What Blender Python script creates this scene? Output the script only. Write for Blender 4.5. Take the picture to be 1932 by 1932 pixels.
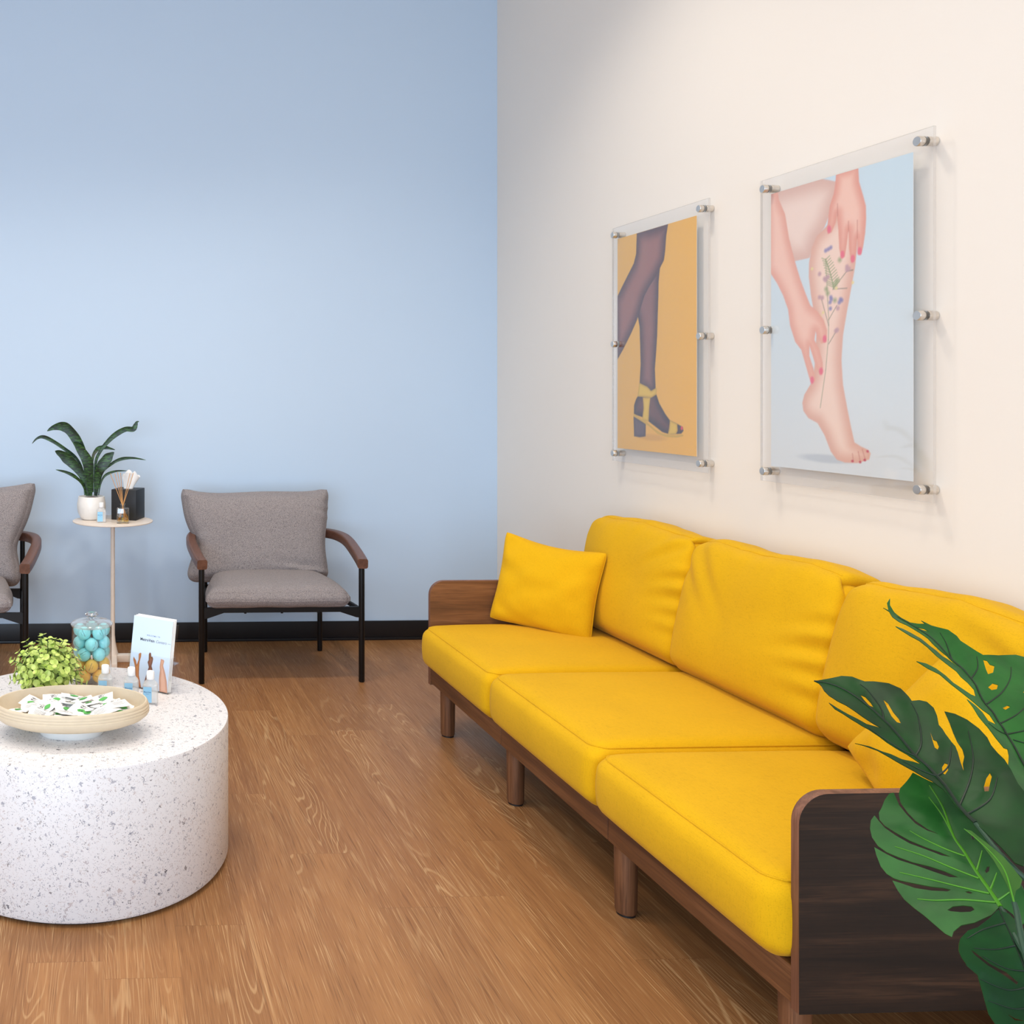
import bpy, bmesh, math, random
import numpy as np
from mathutils import Vector, Matrix, noise
for o in list(bpy.data.objects): bpy.data.objects.remove(o)
S = bpy.context.scene
COL = S.collection
R = math.radians
rnd = random.Random(7)

# ---------------------------------------------------------------- camera, world, lights, exposure
cam_d = bpy.data.cameras.new('camera'); cam = bpy.data.objects.new('camera', cam_d); COL.objects.link(cam)
cam_d.sensor_fit = 'HORIZONTAL'; cam_d.sensor_width = 36.0; cam_d.lens = 1755/1932*36
cam_d.shift_x = (966-259)/1932; cam_d.shift_y = (740-966)/1932
cam_d.clip_start = 0.05
cam.location = (0, 0, 1.345); cam.rotation_euler = (R(90), 0, -math.atan(64/1755))
S.camera = cam
W = bpy.data.worlds.new('world'); S.world = W; W.use_nodes = True
W.node_tree.nodes['Background'].inputs[0].default_value = (0.80, 0.88, 1.0, 1)
W.node_tree.nodes['Background'].inputs[1].default_value = 0.25
S.view_settings.view_transform = 'Standard'; S.view_settings.look = 'None'
S.view_settings.exposure = 0.56; S.view_settings.gamma = 1.0; S.view_settings.use_curve_mapping = False

def light(name, typ, loc, target, energy, color, size=1.0, size_y=None, spot=None, blend=0.5):
    d = bpy.data.lights.new(name, typ); d.energy = energy; d.color = color
    if typ == 'AREA':
        d.size = size
        if size_y: d.shape = 'RECTANGLE'; d.size_y = size_y
        else: d.shape = 'DISK'
    else:
        d.shadow_soft_size = size
    if typ == 'SPOT': d.spot_size = R(spot); d.spot_blend = blend
    o = bpy.data.objects.new(name, d); COL.objects.link(o); o.location = loc
    o.rotation_euler = (Vector(target)-Vector(loc)).to_track_quat('-Z', 'Y').to_euler()
    return o
WARM = (1.0, 0.90, 0.77); COOL = (0.66, 0.82, 1.0); NEUT = (1.0, 0.97, 0.94)
for lx, ly, e in ((-1.7, 1.1, 30), (-0.3, 1.3, 34), (1.05, 1.5, 31), (-1.7, 3.15, 50), (-0.3, 3.15, 62), (1.05, 3.15, 58)):
    light('downlight', 'SPOT', (lx, ly, 3.70), (lx, ly, 0), e, WARM, 0.14, spot=128, blend=0.7)
light('ceiling_panel', 'AREA', (-0.8, 1.2, 3.72), (-0.8, 1.2, 0), 18, NEUT, 3.4, 3.4)
light('window_light', 'AREA', (-1.6, -2.85, 1.3), (0.2, 4.5, 0.9), 168, COOL, 4.2, 2.4)


# ---------------------------------------------------------------- helpers
def tag(o, label=None, cat=None, group=None, kind=None):
    if label: o['label'] = label
    if cat: o['category'] = cat
    if group: o['group'] = group
    if kind: o['kind'] = kind
    return o
def thing(name, label, cat, loc=(0, 0, 0), rz=0.0, group=None):
    o = bpy.data.objects.new(name, None); COL.objects.link(o)
    o.location = loc; o.rotation_euler = (0, 0, rz); o.empty_display_size = 0.05
    return tag(o, label, cat, group)
def obj(name, bm, mat, parent=None, world=False, smooth=True, loc=None, rot=None):
    """link a bmesh as one object; world=True: the mesh was written in room coordinates, parent has no rotation"""
    if world and parent is not None:
        L = Vector((0, 0, 0)); p = parent
        while p: L += p.location; p = p.parent
        bmesh.ops.translate(bm, verts=bm.verts, vec=-L)
    me = bpy.data.meshes.new(name); bm.to_mesh(me); bm.free()
    o = bpy.data.objects.new(name, me); COL.objects.link(o)
    for m in (mat if isinstance(mat, (list, tuple)) else [mat]): me.materials.append(m)
    if smooth:
        me.polygons.foreach_set('use_smooth', [True]*len(me.polygons))
        try: me.set_sharp_from_angle(angle=R(38))
        except Exception: pass
    if parent is not None: o.parent = parent
    if loc: o.location = loc
    if rot: o.rotation_euler = rot
    return o
def dup(root, loc, rz=0.0, label=None, rot=None):
    r = root.copy(); COL.objects.link(r); r.location = loc
    r.rotation_euler = rot if rot else (0, 0, rz)
    if label: r['label'] = label
    for ch in list(root.children):
        c = ch.copy(); COL.objects.link(c); c.parent = r
        for g in list(ch.children):
            d = g.copy(); COL.objects.link(d); d.parent = c
    return r
def B(): return bmesh.new()
def box(bm, x0, x1, y0, y1, z0, z1, bev=0.0, seg=2, M=None):
    r = bmesh.ops.create_cube(bm, size=1.0)
    for v in r['verts']:
        v.co = Vector(((x0+x1)/2+v.co.x*(x1-x0), (y0+y1)/2+v.co.y*(y1-y0), (z0+z1)/2+v.co.z*(z1-z0)))
    vs = r['verts']
    if bev > 0:
        es = list({e for v in vs for e in v.link_edges})
        q = bmesh.ops.bevel(bm, geom=es, offset=bev, segments=seg, profile=0.6, affect='EDGES')
        vs = list(set(q['verts']) | {v for v in vs if v.is_valid})
    if M is not None:
        for v in vs: v.co = M @ v.co
    return vs
def lathe(bm, prof, seg=48, c=(0, 0, 0), sx=1.0, sy=1.0, cap0=True, cap1=True):
    rings = []
    for r, z in prof:
        if r < 1e-6: rings.append([bm.verts.new((c[0], c[1], c[2]+z))])
        else: rings.append([bm.verts.new((c[0]+sx*r*math.cos(2*math.pi*i/seg), c[1]+sy*r*math.sin(2*math.pi*i/seg), c[2]+z)) for i in range(seg)])
    for a, b in zip(rings, rings[1:]):
        for i in range(seg):
            j = (i+1) % seg
            if len(a) == 1 and len(b) == 1: continue
            if len(a) == 1: bm.faces.new((a[0], b[j], b[i]))
            elif len(b) == 1: bm.faces.new((a[i], a[j], b[0]))
            else: bm.faces.new((a[i], a[j], b[j], b[i]))
    if cap0 and len(rings[0]) > 1: bm.faces.new(rings[0][::-1])
    if cap1 and len(rings[-1]) > 1: bm.faces.new(rings[-1])
    bmesh.ops.recalc_face_normals(bm, faces=bm.faces)
    return rings
def smooth_path(pts, n=8):
    P = [Vector(p) for p in pts]; out = []
    for i in range(len(P)-1):
        p0 = P[max(i-1, 0)]; p1 = P[i]; p2 = P[i+1]; p3 = P[min(i+2, len(P)-1)]
        for k in range(n):
            t = k/n
            out.append(0.5*((2*p1)+(p2-p0)*t+(2*p0-5*p1+4*p2-p3)*t*t+(3*p1-p0-3*p2+p3)*t**3))
    out.append(P[-1]); return out
def tube(bm, pts, r, seg=10, r1=None, cap=True):
    P = [Vector(p) for p in pts]; rings = []; n = len(P)
    up = Vector((0, 0, 1))
    for i, p in enumerate(P):
        t = (P[min(i+1, n-1)]-P[max(i-1, 0)]).normalized()
        a = t.cross(up)
        if a.length < 1e-3: a = t.cross(Vector((1, 0, 0)))
        a.normalize(); b = a.cross(t)
        rr = r if r1 is None else r+(r1-r)*i/(n-1)
        rings.append([bm.verts.new(p+a*rr*math.cos(2*math.pi*k/seg)+b*rr*math.sin(2*math.pi*k/seg)) for k in range(seg)])
    for u, v in zip(rings, rings[1:]):
        for i in range(seg): bm.faces.new((u[i], u[(i+1) % seg], v[(i+1) % seg], v[i]))
    if cap: bm.faces.new(rings[0][::-1]); bm.faces.new(rings[-1])
    bmesh.ops.recalc_face_normals(bm, faces=bm.faces)
def sweep(bm, pts, w, h, rc=0.008):
    """rounded-rectangle section swept along a path; w sideways, h along Z"""
    prof = []
    for cx, cy, a0 in ((w/2-rc, h/2-rc, 0), (-w/2+rc, h/2-rc, 90), (-w/2+rc, -h/2+rc, 180), (w/2-rc, -h/2+rc, 270)):
        for k in range(4):
            a = R(a0+k*30); prof.append((cx+rc*math.cos(a), cy+rc*math.sin(a)))
    P = [Vector(p) for p in pts]; n = len(P); rings = []
    for i, p in enumerate(P):
        t = (P[min(i+1, n-1)]-P[max(i-1, 0)]).normalized()
        a = t.cross(Vector((0, 0, 1))).normalized(); b = a.cross(t)
        rings.append([bm.verts.new(p+a*x+b*y) for x, y in prof])
    for u, v in zip(rings, rings[1:]):
        for i in range(len(prof)): bm.faces.new((u[i], u[(i+1) % len(prof)], v[(i+1) % len(prof)], v[i]))
    bm.faces.new(rings[0][::-1]); bm.faces.new(rings[-1])
    bmesh.ops.recalc_face_normals(bm, faces=bm.faces)
def soft_box(w, d, h, r, n=26, fn=None):
    """rounded box w x d x h about the origin, finely gridded; fn(p, q) displaces point p (q = its place in the unit cube)"""
    bm = B(); bmesh.ops.create_cube(bm, size=2.0)
    bmesh.ops.subdivide_edges(bm, edges=list(bm.edges), cuts=n, use_grid_fill=True)
    hx, hy, hz = w/2, d/2, h/2
    def wp(t): return math.copysign(1-(1-abs(t))**1.5, t)
    for v in bm.verts:
        q = Vector((wp(v.co.x), wp(v.co.y), wp(v.co.z)))
        p = Vector((q.x*hx, q.y*hy, q.z*hz))
        c = Vector((max(-hx+r, min(hx-r, p.x)), max(-hy+r, min(hy-r, p.y)), max(-hz+r, min(hz-r, p.z))))
        e = p-c
        if e.length > 1e-9: p = c+e*(r/e.length)
        if fn: p = fn(p, q)
        v.co = p
    return bm
def grid_sheet(bm, f, nu, nv):
    g = [[bm.verts.new(f(i/nu, j/nv)) for i in range(nu+1)] for j in range(nv+1)]
    for j in range(nv):
        for i in range(nu): bm.faces.new((g[j][i], g[j][i+1], g[j+1][i+1], g[j+1][i]))
    return g
def solidify(bm, t):
    """give an open sheet a real thickness t"""
    bm.normal_update()
    bmesh.ops.solidify(bm, geom=list(bm.faces), thickness=t)
def text_bm(s, size, M, align='CENTER', shear=0.0, bold=0.0):
    c = bpy.data.curves.new('t', 'FONT'); c.body = s; c.size = size; c.align_x = align; c.shear = shear; c.offset = bold*size
    c.resolution_u = 2
    o = bpy.data.objects.new('t', c); COL.objects.link(o)
    dg = bpy.context.evaluated_depsgraph_get(); me = bpy.data.meshes.new_from_object(o.evaluated_get(dg))
    bpy.data.objects.remove(o); bpy.data.curves.remove(c)
    bm = B(); bm.from_mesh(me); bpy.data.meshes.remove(me)
    for v in bm.verts: v.co = M @ v.co
    return bm

# ---------------------------------------------------------------- materials
def lin(c): return tuple(((x/255)/12.92 if x/255 <= 0.04045 else ((x/255+0.055)/1.055)**2.4) for x in c)+(1.0,)
class NT:
    def __init__(s, name):
        s.m = bpy.data.materials.new(name); s.m.use_nodes = True; s.t = s.m.node_tree
        s.b = s.t.nodes['Principled BSDF']; s.out = s.t.nodes['Material Output']
    def n(s, typ, **kw):
        x = s.t.nodes.new(typ)
        for k, v in kw.items():
            if k.startswith('i_'):
                key = k[2:]; x.inputs[int(key) if key.isdigit() else key.replace('_', ' ')].default_value = v
            else: setattr(x, k, v)
        return x
    def l(s, a, b): s.t.links.new(a, b)
    def coord(s, scale=(1, 1, 1), kind='Object'):
        tc = s.n('ShaderNodeTexCoord'); mp = s.n('ShaderNodeMapping'); mp.inputs['Scale'].default_value = scale
        s.l(tc.outputs[kind], mp.inputs[0]); return mp.outputs[0]
    def ramp(s, fac, stops, interp='LINEAR'):
        r = s.n('ShaderNodeValToRGB'); r.color_ramp.interpolation = interp
        e = r.color_ramp.elements
        while len(e) < len(stops): e.new(0.5)
        for k, (p, c) in enumerate(stops): e[k].position = p; e[k].color = c if len(c) == 4 else tuple(c)+(1,)
        s.l(fac, r.inputs[0]); return r.outputs[0]
    def mix(s, fac, a, b, mode='MIX'):
        x = s.n('ShaderNodeMix', data_type='RGBA', blend_type=mode)
        for sock, v in ((x.inputs[0], fac), (x.inputs[6], a), (x.inputs[7], b)):
            if hasattr(v, 'is_linked'): s.l(v, sock)
            else: sock.default_value = v
        return x.outputs[2]
    def math(s, op, a, b=None):
        x = s.n('ShaderNodeMath', operation=op)
        for sock, v in ((x.inputs[0], a), (x.inputs[1], b)):
            if v is None: continue
            if hasattr(v, 'is_linked'): s.l(v, sock)
            else: sock.default_value = v
        return x.outputs[0]
    def bump(s, h, strength, dist):
        x = s.n('ShaderNodeBump'); x.inputs['Strength'].default_value = strength; x.inputs['Distance'].default_value = dist
        s.l(h, x.inputs['Height']); s.l(x.outputs[0], s.b.inputs['Normal'])
    def noise(s, vec, scale, detail=2, rough=0.5, dist=0.0):
        x = s.n('ShaderNodeTexNoise'); x.inputs['Scale'].default_value = scale; x.inputs['Detail'].default_value = detail
        x.inputs['Roughness'].default_value = rough; x.inputs['Distortion'].default_value = dist
        if vec is not None: s.l(vec, x.inputs['Vector'])
        return x.outputs['Fac']
def plain(name, rgb, rough=0.5, metal=0.0, spec=0.5, var=0.03, vs=40, **kw):
    t = NT(name); c = lin(rgb)
    n = t.noise(t.coord(), vs, 3)
    d = tuple(x*(1-var) for x in c[:3])+(1,); e = tuple(min(1, x*(1+var)) for x in c[:3])+(1,)
    t.l(t.ramp(n, [(0.3, d), (0.7, e)]), t.b.inputs['Base Color'])
    t.b.inputs['Roughness'].default_value = rough; t.b.inputs['Metallic'].default_value = metal
    t.b.inputs['Specular IOR Level'].default_value = spec
    for k, v in kw.items(): t.b.inputs[k.replace('_', ' ')].default_value = v
    return t.m
def fabric(name, rgb, weave=900, var=0.10, bump=0.25, sheen=0.15, fleck=None):
    t = NT(name); c = lin(rgb); v = t.coord()
    n1 = t.noise(v, 5, 3)
    a = tuple(x*(1-var*0.5) for x in c[:3])+(1,); b = tuple(min(1, x*(1+var*0.5)) for x in c[:3])+(1,)
    base = t.ramp(n1, [(0.2, a), (0.8, b)])
    # slubs of the weave in two directions
    u1 = t.noise(t.coord((50, 620, 620)), 1.0, 2, 0.5); u2 = t.noise(t.coord((620, 50, 620)), 1.0, 2, 0.5); u3 = t.noise(t.coord((620, 620, 50)), 1.0, 2, 0.5)
    h = t.math('MULTIPLY', t.math('ADD', t.math('ADD', u1, u2), u3), 0.6667)
    k = t.ramp(h, [(0.70, (1-var*1.3,)*3), (1.30, (1+var*0.6,)*3)])
    col = t.mix(1.0, base, k, 'MULTIPLY')
    if fleck:
        f1 = t.noise(t.coord((1, 1, 0.6)), 420, 2, 0.7)
        col = t.mix(t.ramp(f1, [(0.42, (0, 0, 0)), (0.5, (0, 0, 0)), (0.62, (0.8,)*3)]), col, lin(fleck[0]))
        f2 = t.noise(t.coord((1.1, 1, 0.6)), 520, 2, 0.7)
        col = t.mix(t.ramp(f2, [(0.5, (0, 0, 0)), (0.62, (0.75,)*3)]), col, lin(fleck[1]))
    t.l(col, t.b.inputs['Base Color'])
    t.b.inputs['Roughness'].default_value = 0.9; t.b.inputs['Specular IOR Level'].default_value = 0.15
    t.b.inputs['Sheen Weight'].default_value = sheen; t.b.inputs['Sheen Roughness'].default_value = 0.5
    t.bump(h, bump, 0.0015)
    return t.m
def wood(name, dark, mid, light_, axis='x', scale=1.0, rough=0.5, bump=0.12, fine=1.0):
    t = NT(name)
    st = {'x': (1.6, 26, 26), 'y': (26, 1.6, 26), 'z': (26, 26, 1.6)}[axis]
    v = t.coord(tuple(k*scale for k in st))
    n1 = t.noise(v, 1.0, 5, 0.6, 0.6)
    col = t.ramp(n1, [(0.28, lin(dark)), (0.5, lin(mid)), (0.72, lin(light_))])
    st2 = {'x': (8, 320, 320), 'y': (320, 8, 320), 'z': (320, 320, 8)}[axis]
    n2 = t.noise(t.coord(st2), fine, 2, 0.6)
    col = t.mix(t.ramp(n2, [(0.35, (0.55,)*3), (0.5, (0.0,)*3)]), col, lin(dark))
    col = t.mix(t.ramp(n2, [(0.64, (0,)*3), (0.76, (0.25,)*3)]), col, lin(light_))
    t.l(col, t.b.inputs['Base Color']); t.b.inputs['Roughness'].default_value = rough
    t.bump(n2, bump, 0.001)
    return t.m
def clear(name, tint=(1, 1, 1), refl=0.5, base=0.04, rough=0.02, body=0.0, body_col=(0.9, 0.9, 0.9), bump=None):
    """thin clear sheet: transparent with a fresnel-like gloss and a little body colour"""
    t = NT(name)
    tr = t.n('ShaderNodeBsdfTransparent'); tr.inputs[0].default_value = tuple(tint)+(1,)
    gl = t.n('ShaderNodeBsdfGlossy'); gl.inputs['Roughness'].default_value = rough; gl.inputs['Color'].default_value = (1, 1, 1, 1)
    lw = t.n('ShaderNodeLayerWeight'); lw.inputs[0].default_value = 0.5
    p = t.math('POWER', lw.outputs['Facing'], 3.0); p = t.math('MULTIPLY', p, refl); p = t.math('ADD', p, base)
    m = t.n('ShaderNodeMixShader'); t.l(p, m.inputs[0]); t.l(tr.outputs[0], m.inputs[1]); t.l(gl.outputs[0], m.inputs[2])
    last = m.outputs[0]
    if body > 0:
        t.b.inputs['Base Color'].default_value = tuple(body_col)+(1,); t.b.inputs['Roughness'].default_value = 0.3
        m2 = t.n('ShaderNodeMixShader'); m2.inputs[0].default_value = body
        t.l(last, m2.inputs[1]); t.l(t.b.outputs[0], m2.inputs[2]); last = m2.outputs[0]
    t.l(last, t.out.inputs['Surface'])
    return t.m

def wall_mat(name, rgb, rough=0.75):
    t = NT(name); c = lin(rgb)
    n = t.noise(t.coord(), 1.2, 3)
    t.l(t.ramp(n, [(0.2, tuple(x*0.985 for x in c[:3])), (0.8, tuple(min(1, x*1.01) for x in c[:3]))]), t.b.inputs['Base Color'])
    t.b.inputs['Roughness'].default_value = rough; t.b.inputs['Specular IOR Level'].default_value = 0.25
    t.bump(t.noise(t.coord(), 260, 2), 0.06, 0.001)
    return t.m
def floor_mat():
    t = NT('oak_plank_vinyl')
    geo = t.n('ShaderNodeTexCoord'); sp = t.n('ShaderNodeSeparateXYZ'); t.l(geo.outputs['Object'], sp.inputs[0])
    X, Y = sp.outputs[0], sp.outputs[1]
    PW, PL = 0.18, 1.22
    xi = t.math('DIVIDE', X, PW); ix = t.math('FLOOR', xi)
    wn = t.n('ShaderNodeTexWhiteNoise', noise_dimensions='1D'); t.l(ix, wn.inputs['W'])
    yo = t.math('ADD', t.math('DIVIDE', Y, PL), t.math('MULTIPLY', wn.outputs['Value'], 7.3)); iy = t.math('FLOOR', yo)
    cid = t.n('ShaderNodeCombineXYZ'); t.l(ix, cid.inputs[0]); t.l(iy, cid.inputs[1])
    wn2 = t.n('ShaderNodeTexWhiteNoise', noise_dimensions='3D'); t.l(cid.outputs[0], wn2.inputs['Vector'])
    rv = wn2.outputs['Value']
    # grain coordinates, shifted per plank
    gc = t.n('ShaderNodeCombineXYZ'); t.l(X, gc.inputs[0]); t.l(Y, gc.inputs[1]); t.l(t.math('MULTIPLY', rv, 37.0), gc.inputs[2])
    def stretched(sx, sy):
        mp = t.n('ShaderNodeMapping'); mp.inputs['Scale'].default_value = (sx, sy, 1); t.l(gc.outputs[0], mp.inputs[0]); return mp.outputs[0]
    tone = t.ramp(rv, [(0.0, lin(FL[0])), (0.5, lin(FL[1])), (1.0, lin(FL[2]))])
    n1 = t.noise(stretched(14, 0.9), 1.0, 4, 0.55, 0.8)
    col = t.mix(t.ramp(n1, [(0.3, (0.0,)*3), (0.75, (0.75,)*3)]), tone, lin(FL[3]))
    # cathedral figure: contour lines of a low, long noise
    n2 = t.noise(stretched(7, 0.55), 1.0, 2, 0.45, 0.5)
    ring = t.math('SINE', t.math('MULTIPLY', n2, 230.0))
    rmask = t.ramp(t.noise(stretched(5, 0.8), 1.0, 2), [(0.48, (0,)*3), (0.66, (1,)*3)])
    rl = t.mix(1.0, t.ramp(ring, [(0.6, (0,)*3), (0.99, (0.5,)*3)]), rmask, 'MULTIPLY')
    col = t.mix(rl, col, lin(FL[4]))
    # fine pores, light and dark
    n3 = t.noise(stretched(420, 7), 1.0, 2, 0.6)
    pk = t.ramp(t.noise(stretched(9, 1.3), 1.0, 2), [(0.3, (0.25,)*3), (0.65, (1,)*3)])
    li = t.mix(1.0, t.ramp(n3, [(0.58, (0,)*3), (0.71, (0.8,)*3)]), pk, 'MULTIPLY')
    col = t.mix(li, col, lin(FL[4]))
    col = t.mix(t.ramp(n3, [(0.28, (0.7,)*3), (0.45, (0,)*3)]), col, lin(FL[5]))
    # joints
    fx = t.math('FRACT', xi); fy = t.math('FRACT', yo)
    jx = t.math('LESS_THAN', t.math('MINIMUM', fx, t.math('SUBTRACT', 1.0, fx)), 0.004)
    jy = t.math('LESS_THAN', t.math('MINIMUM', fy, t.math('SUBTRACT', 1.0, fy)), 0.0007)
    j = t.math('MULTIPLY', t.math('MAXIMUM', jx, jy), 0.35)
    col = t.mix(j, col, lin(FL[5]))
    t.l(col, t.b.inputs['Base Color'])
    t.l(t.ramp(n3, [(0.3, (0.5,)*3), (0.7, (0.38,)*3)]), t.b.inputs['Roughness'])
    t.b.inputs['Specular IOR Level'].default_value = 0.35
    t.bump(n3, 0.12, 0.0008)
    return t.m
FL = [(152, 106, 64), (162, 113, 68), (170, 121, 74), (138, 92, 54), (206, 168, 120), (104, 66, 38)]
def terrazzo():
    t = NT('terrazzo'); base = lin(TZ)
    col = None; v = t.coord((1, 1, 1))
    dis = t.n('ShaderNodeTexNoise'); dis.inputs['Scale'].default_value = 160; t.l(v, dis.inputs['Vector'])
    vv = t.mix(0.012, v, dis.outputs['Color'], 'LINEAR_LIGHT')
    col = base
    for sc, thr, chance in ((75, 0.30, 0.38), (130, 0.30, 0.62), (210, 0.30, 0.55)):
        vo = t.n('ShaderNodeTexVoronoi'); vo.inputs['Scale'].default_value = sc; t.l(vv, vo.inputs['Vector'])
        sc_ = t.n('ShaderNodeSeparateColor'); t.l(vo.outputs['Color'], sc_.inputs[0])
        inside = t.math('LESS_THAN', vo.outputs['Distance'], t.math('MULTIPLY', t.math('ADD', sc_.outputs[1], 0.35), thr))
        on = t.math('MULTIPLY', inside, t.math('LESS_THAN', sc_.outputs[0], chance))
        chip = t.ramp(sc_.outputs[2], [(0.0, lin((84, 84, 90))), (0.07, lin((150, 150, 158))), (0.4, lin((178, 176, 184))), (0.65, lin((200, 186, 182))), (0.85, lin((214, 208, 206))), (1.0, lin((120, 116, 120)))])
        col = t.mix(on, col, chip)
    t.l(col, t.b.inputs['Base Color']); t.b.inputs['Roughness'].default_value = 0.42
    return t.m
TZ = (228, 225, 225)

M = {}
M['wall_blue'] = wall_mat('pale_blue_paint', (197, 217, 238))
M['wall_cream'] = wall_mat('cream_paint', (240, 233, 224))
M['ceiling'] = wall_mat('ceiling_white', (240, 238, 234))
M['floor'] = floor_mat()
M['base'] = plain('black_rubber_base', (16, 16, 20), 0.45)
M['yellow'] = fabric('mustard_linen', (216, 166, 16), var=0.10, sheen=0.04)
M['yellow_pillow'] = fabric('mustard_linen_pillow', (218, 167, 16), var=0.10, sheen=0.04)
M['grey_fab'] = fabric('grey_tweed', (140, 134, 135), var=0.10, bump=0.3, sheen=0.06, fleck=((74, 68, 76), (182, 170, 164)))
M['black_metal'] = plain('black_powder_coat', (12, 11, 12), 0.45, spec=0.35)
M['walnut'] = wood('walnut_arm', (80, 50, 38), (106, 70, 54), (124, 84, 66), 'y', rough=0.38, bump=0.03)
M['oak_y'] = wood('stained_ash_lengthwise', (80, 48, 28), (112, 72, 42), (138, 92, 58), 'y')
M['oak_x'] = wood('stained_ash_panel', (82, 50, 28), (118, 76, 44), (142, 96, 60), 'x')
M['oak_z'] = wood('stained_ash_leg', (72, 42, 24), (106, 68, 42), (132, 88, 58), 'z', scale=1.4)
M['oak_dark'] = wood('dark_outer_wood', (22, 13, 7), (40, 25, 15), (78, 52, 34), 'x', rough=0.6)  # darker wood tone, used only on the outer face of the near arm
M['ply'] = wood('plywood_edge', (96, 60, 42), (122, 80, 58), (146, 100, 76), 'z', scale=2)
M['foot'] = plain('black_foot_pad', (14, 12, 12), 0.6)
M['terrazzo'] = terrazzo()
M['white_cer'] = plain('white_ceramic', (240, 236, 230), 0.35)
M['cream_metal'] = plain('cream_powder_coat', (232, 218, 204), 0.4)
M['tissue'] = plain('tissue_paper', (248, 246, 244), 0.9)
M['black_box'] = plain('black_leatherette', (22, 22, 25), 0.5)
M['reed'] = plain('rattan_reed', (214, 160, 100), 0.7)
M['soil'] = plain('soil', (92, 66, 44), 0.95, var=0.5, vs=300)
M['bowl'] = plain('cream_bowl', (216, 199, 172), 0.6)
M['bowl_foot'] = plain('bowl_foot_white', (226, 224, 220), 0.5)
M['paper'] = plain('white_paper', (246, 244, 240), 0.7)
M['leaf_mark'] = plain('green_print', (92, 176, 88), 0.7)
M['ink'] = plain('dark_ink', (44, 46, 54), 0.7)
M['ink_light'] = plain('grey_ink', (118, 126, 142), 0.7)
M['blue_label'] = plain('light_blue_label', (152, 206, 240), 0.6)
M['blue_ink'] = plain('blue_ink', (48, 96, 160), 0.6)
M['cap'] = plain('white_plastic', (246, 246, 246), 0.35)
M['ball_blue'] = plain('turquoise_golf_ball', (150, 228, 232), 0.28)
M['ball_orange'] = plain('orange_golf_ball', (255, 200, 88), 0.28)
M['steel'] = plain('brushed_steel', (222, 216, 208), 0.36, metal=1.0)
M['rim_mat'] = plain('dark_rubber_ring', (120, 112, 102), 0.5)
M['acrylic'] = clear('clear_acrylic', (0.985, 0.985, 0.985), refl=0.45, base=0.035, rough=0.03)
M['acrylic_edge'] = clear('acrylic_edge', (0.82, 0.80, 0.78), refl=0.6, base=0.18, rough=0.15, body=0.12)
M['holder'] = clear('clear_holder', (0.992, 0.992, 0.995), refl=0.5, base=0.025)
M['glass'] = clear('jar_glass', (0.99, 0.993, 0.993), refl=0.7, base=0.04)
M['lid_glass'] = clear('lid_glass', (0.93, 0.94, 0.95), refl=0.8, base=0.09, rough=0.05, body=0.13)
M['gel'] = clear('sanitizer_bottle', (0.93, 0.93, 0.93), refl=0.4, base=0.05, rough=0.1, body=0.42, body_col=(0.88, 0.88, 0.87))
M['oil'] = clear('diffuser_oil', (0.93, 0.78, 0.36), refl=0.3, base=0.03)
kn = NT('cut_glass'); kn.b.inputs['Transmission Weight'].default_value = 1.0; kn.b.inputs['Roughness'].default_value = 0.02; kn.b.inputs['IOR'].default_value = 1.5
M['knob'] = kn.m
M['thick_glass'] = clear('thick_bottle_glass', (0.90, 0.91, 0.91), refl=1.0, base=0.12)
def leaf_mat(name, c1, c2, rough=0.35, scale=14, trans=0.0):
    t = NT(name)
    n = t.noise(t.coord(), scale, 3, 0.55, 0.4)
    t.l(t.ramp(n, [(0.3, lin(c1)), (0.7, lin(c2))]), t.b.inputs['Base Color'])
    t.b.inputs['Roughness'].default_value = rough; t.b.inputs['Specular IOR Level'].default_value = 0.25
    return t.m
M['monstera'] = leaf_mat('monstera_green', (4, 40, 10), (12, 62, 18), 0.4)
M['monstera_light'] = leaf_mat('monstera_light_green', (44, 84, 20), (66, 108, 36), 0.4)
M['monstera_mid'] = leaf_mat('monstera_mid_green', (16, 70, 20), (36, 96, 34), 0.42)
M['vein'] = plain('leaf_vein', (74, 138, 22), 0.5)
M['vein_dark'] = plain('dark_leaf_vein', (3, 30, 10), 0.5)
M['box_leaf'] = leaf_mat('lime_leaf', (166, 194, 82), (212, 224, 134), 0.45, 60)
M['box_stem'] = plain('dark_stem', (34, 66, 44), 0.6)
def snake_mat():
    t = NT('snake_leaf'); v = t.coord((1, 1, 1))
    d = t.noise(t.coord((30, 30, 110)), 1.0, 4, 0.6, 1.2)
    t.l(t.ramp(d, [(0.40, lin((8, 26, 12))), (0.5, lin((18, 52, 20))), (0.62, lin((58, 100, 40)))]), t.b.inputs['Base Color'])
    t.b.inputs['Roughness'].default_value = 0.4
    return t.m
M['snake'] = snake_mat()
def print_mat(name, rough=0.35):
    t = NT(name); a = t.n('ShaderNodeVertexColor'); a.layer_name = 'ink'
    t.l(a.outputs['Color'], t.b.inputs['Base Color']); t.b.inputs['Roughness'].default_value = rough
    return t.m
M['print'] = print_mat('photo_print')

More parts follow.
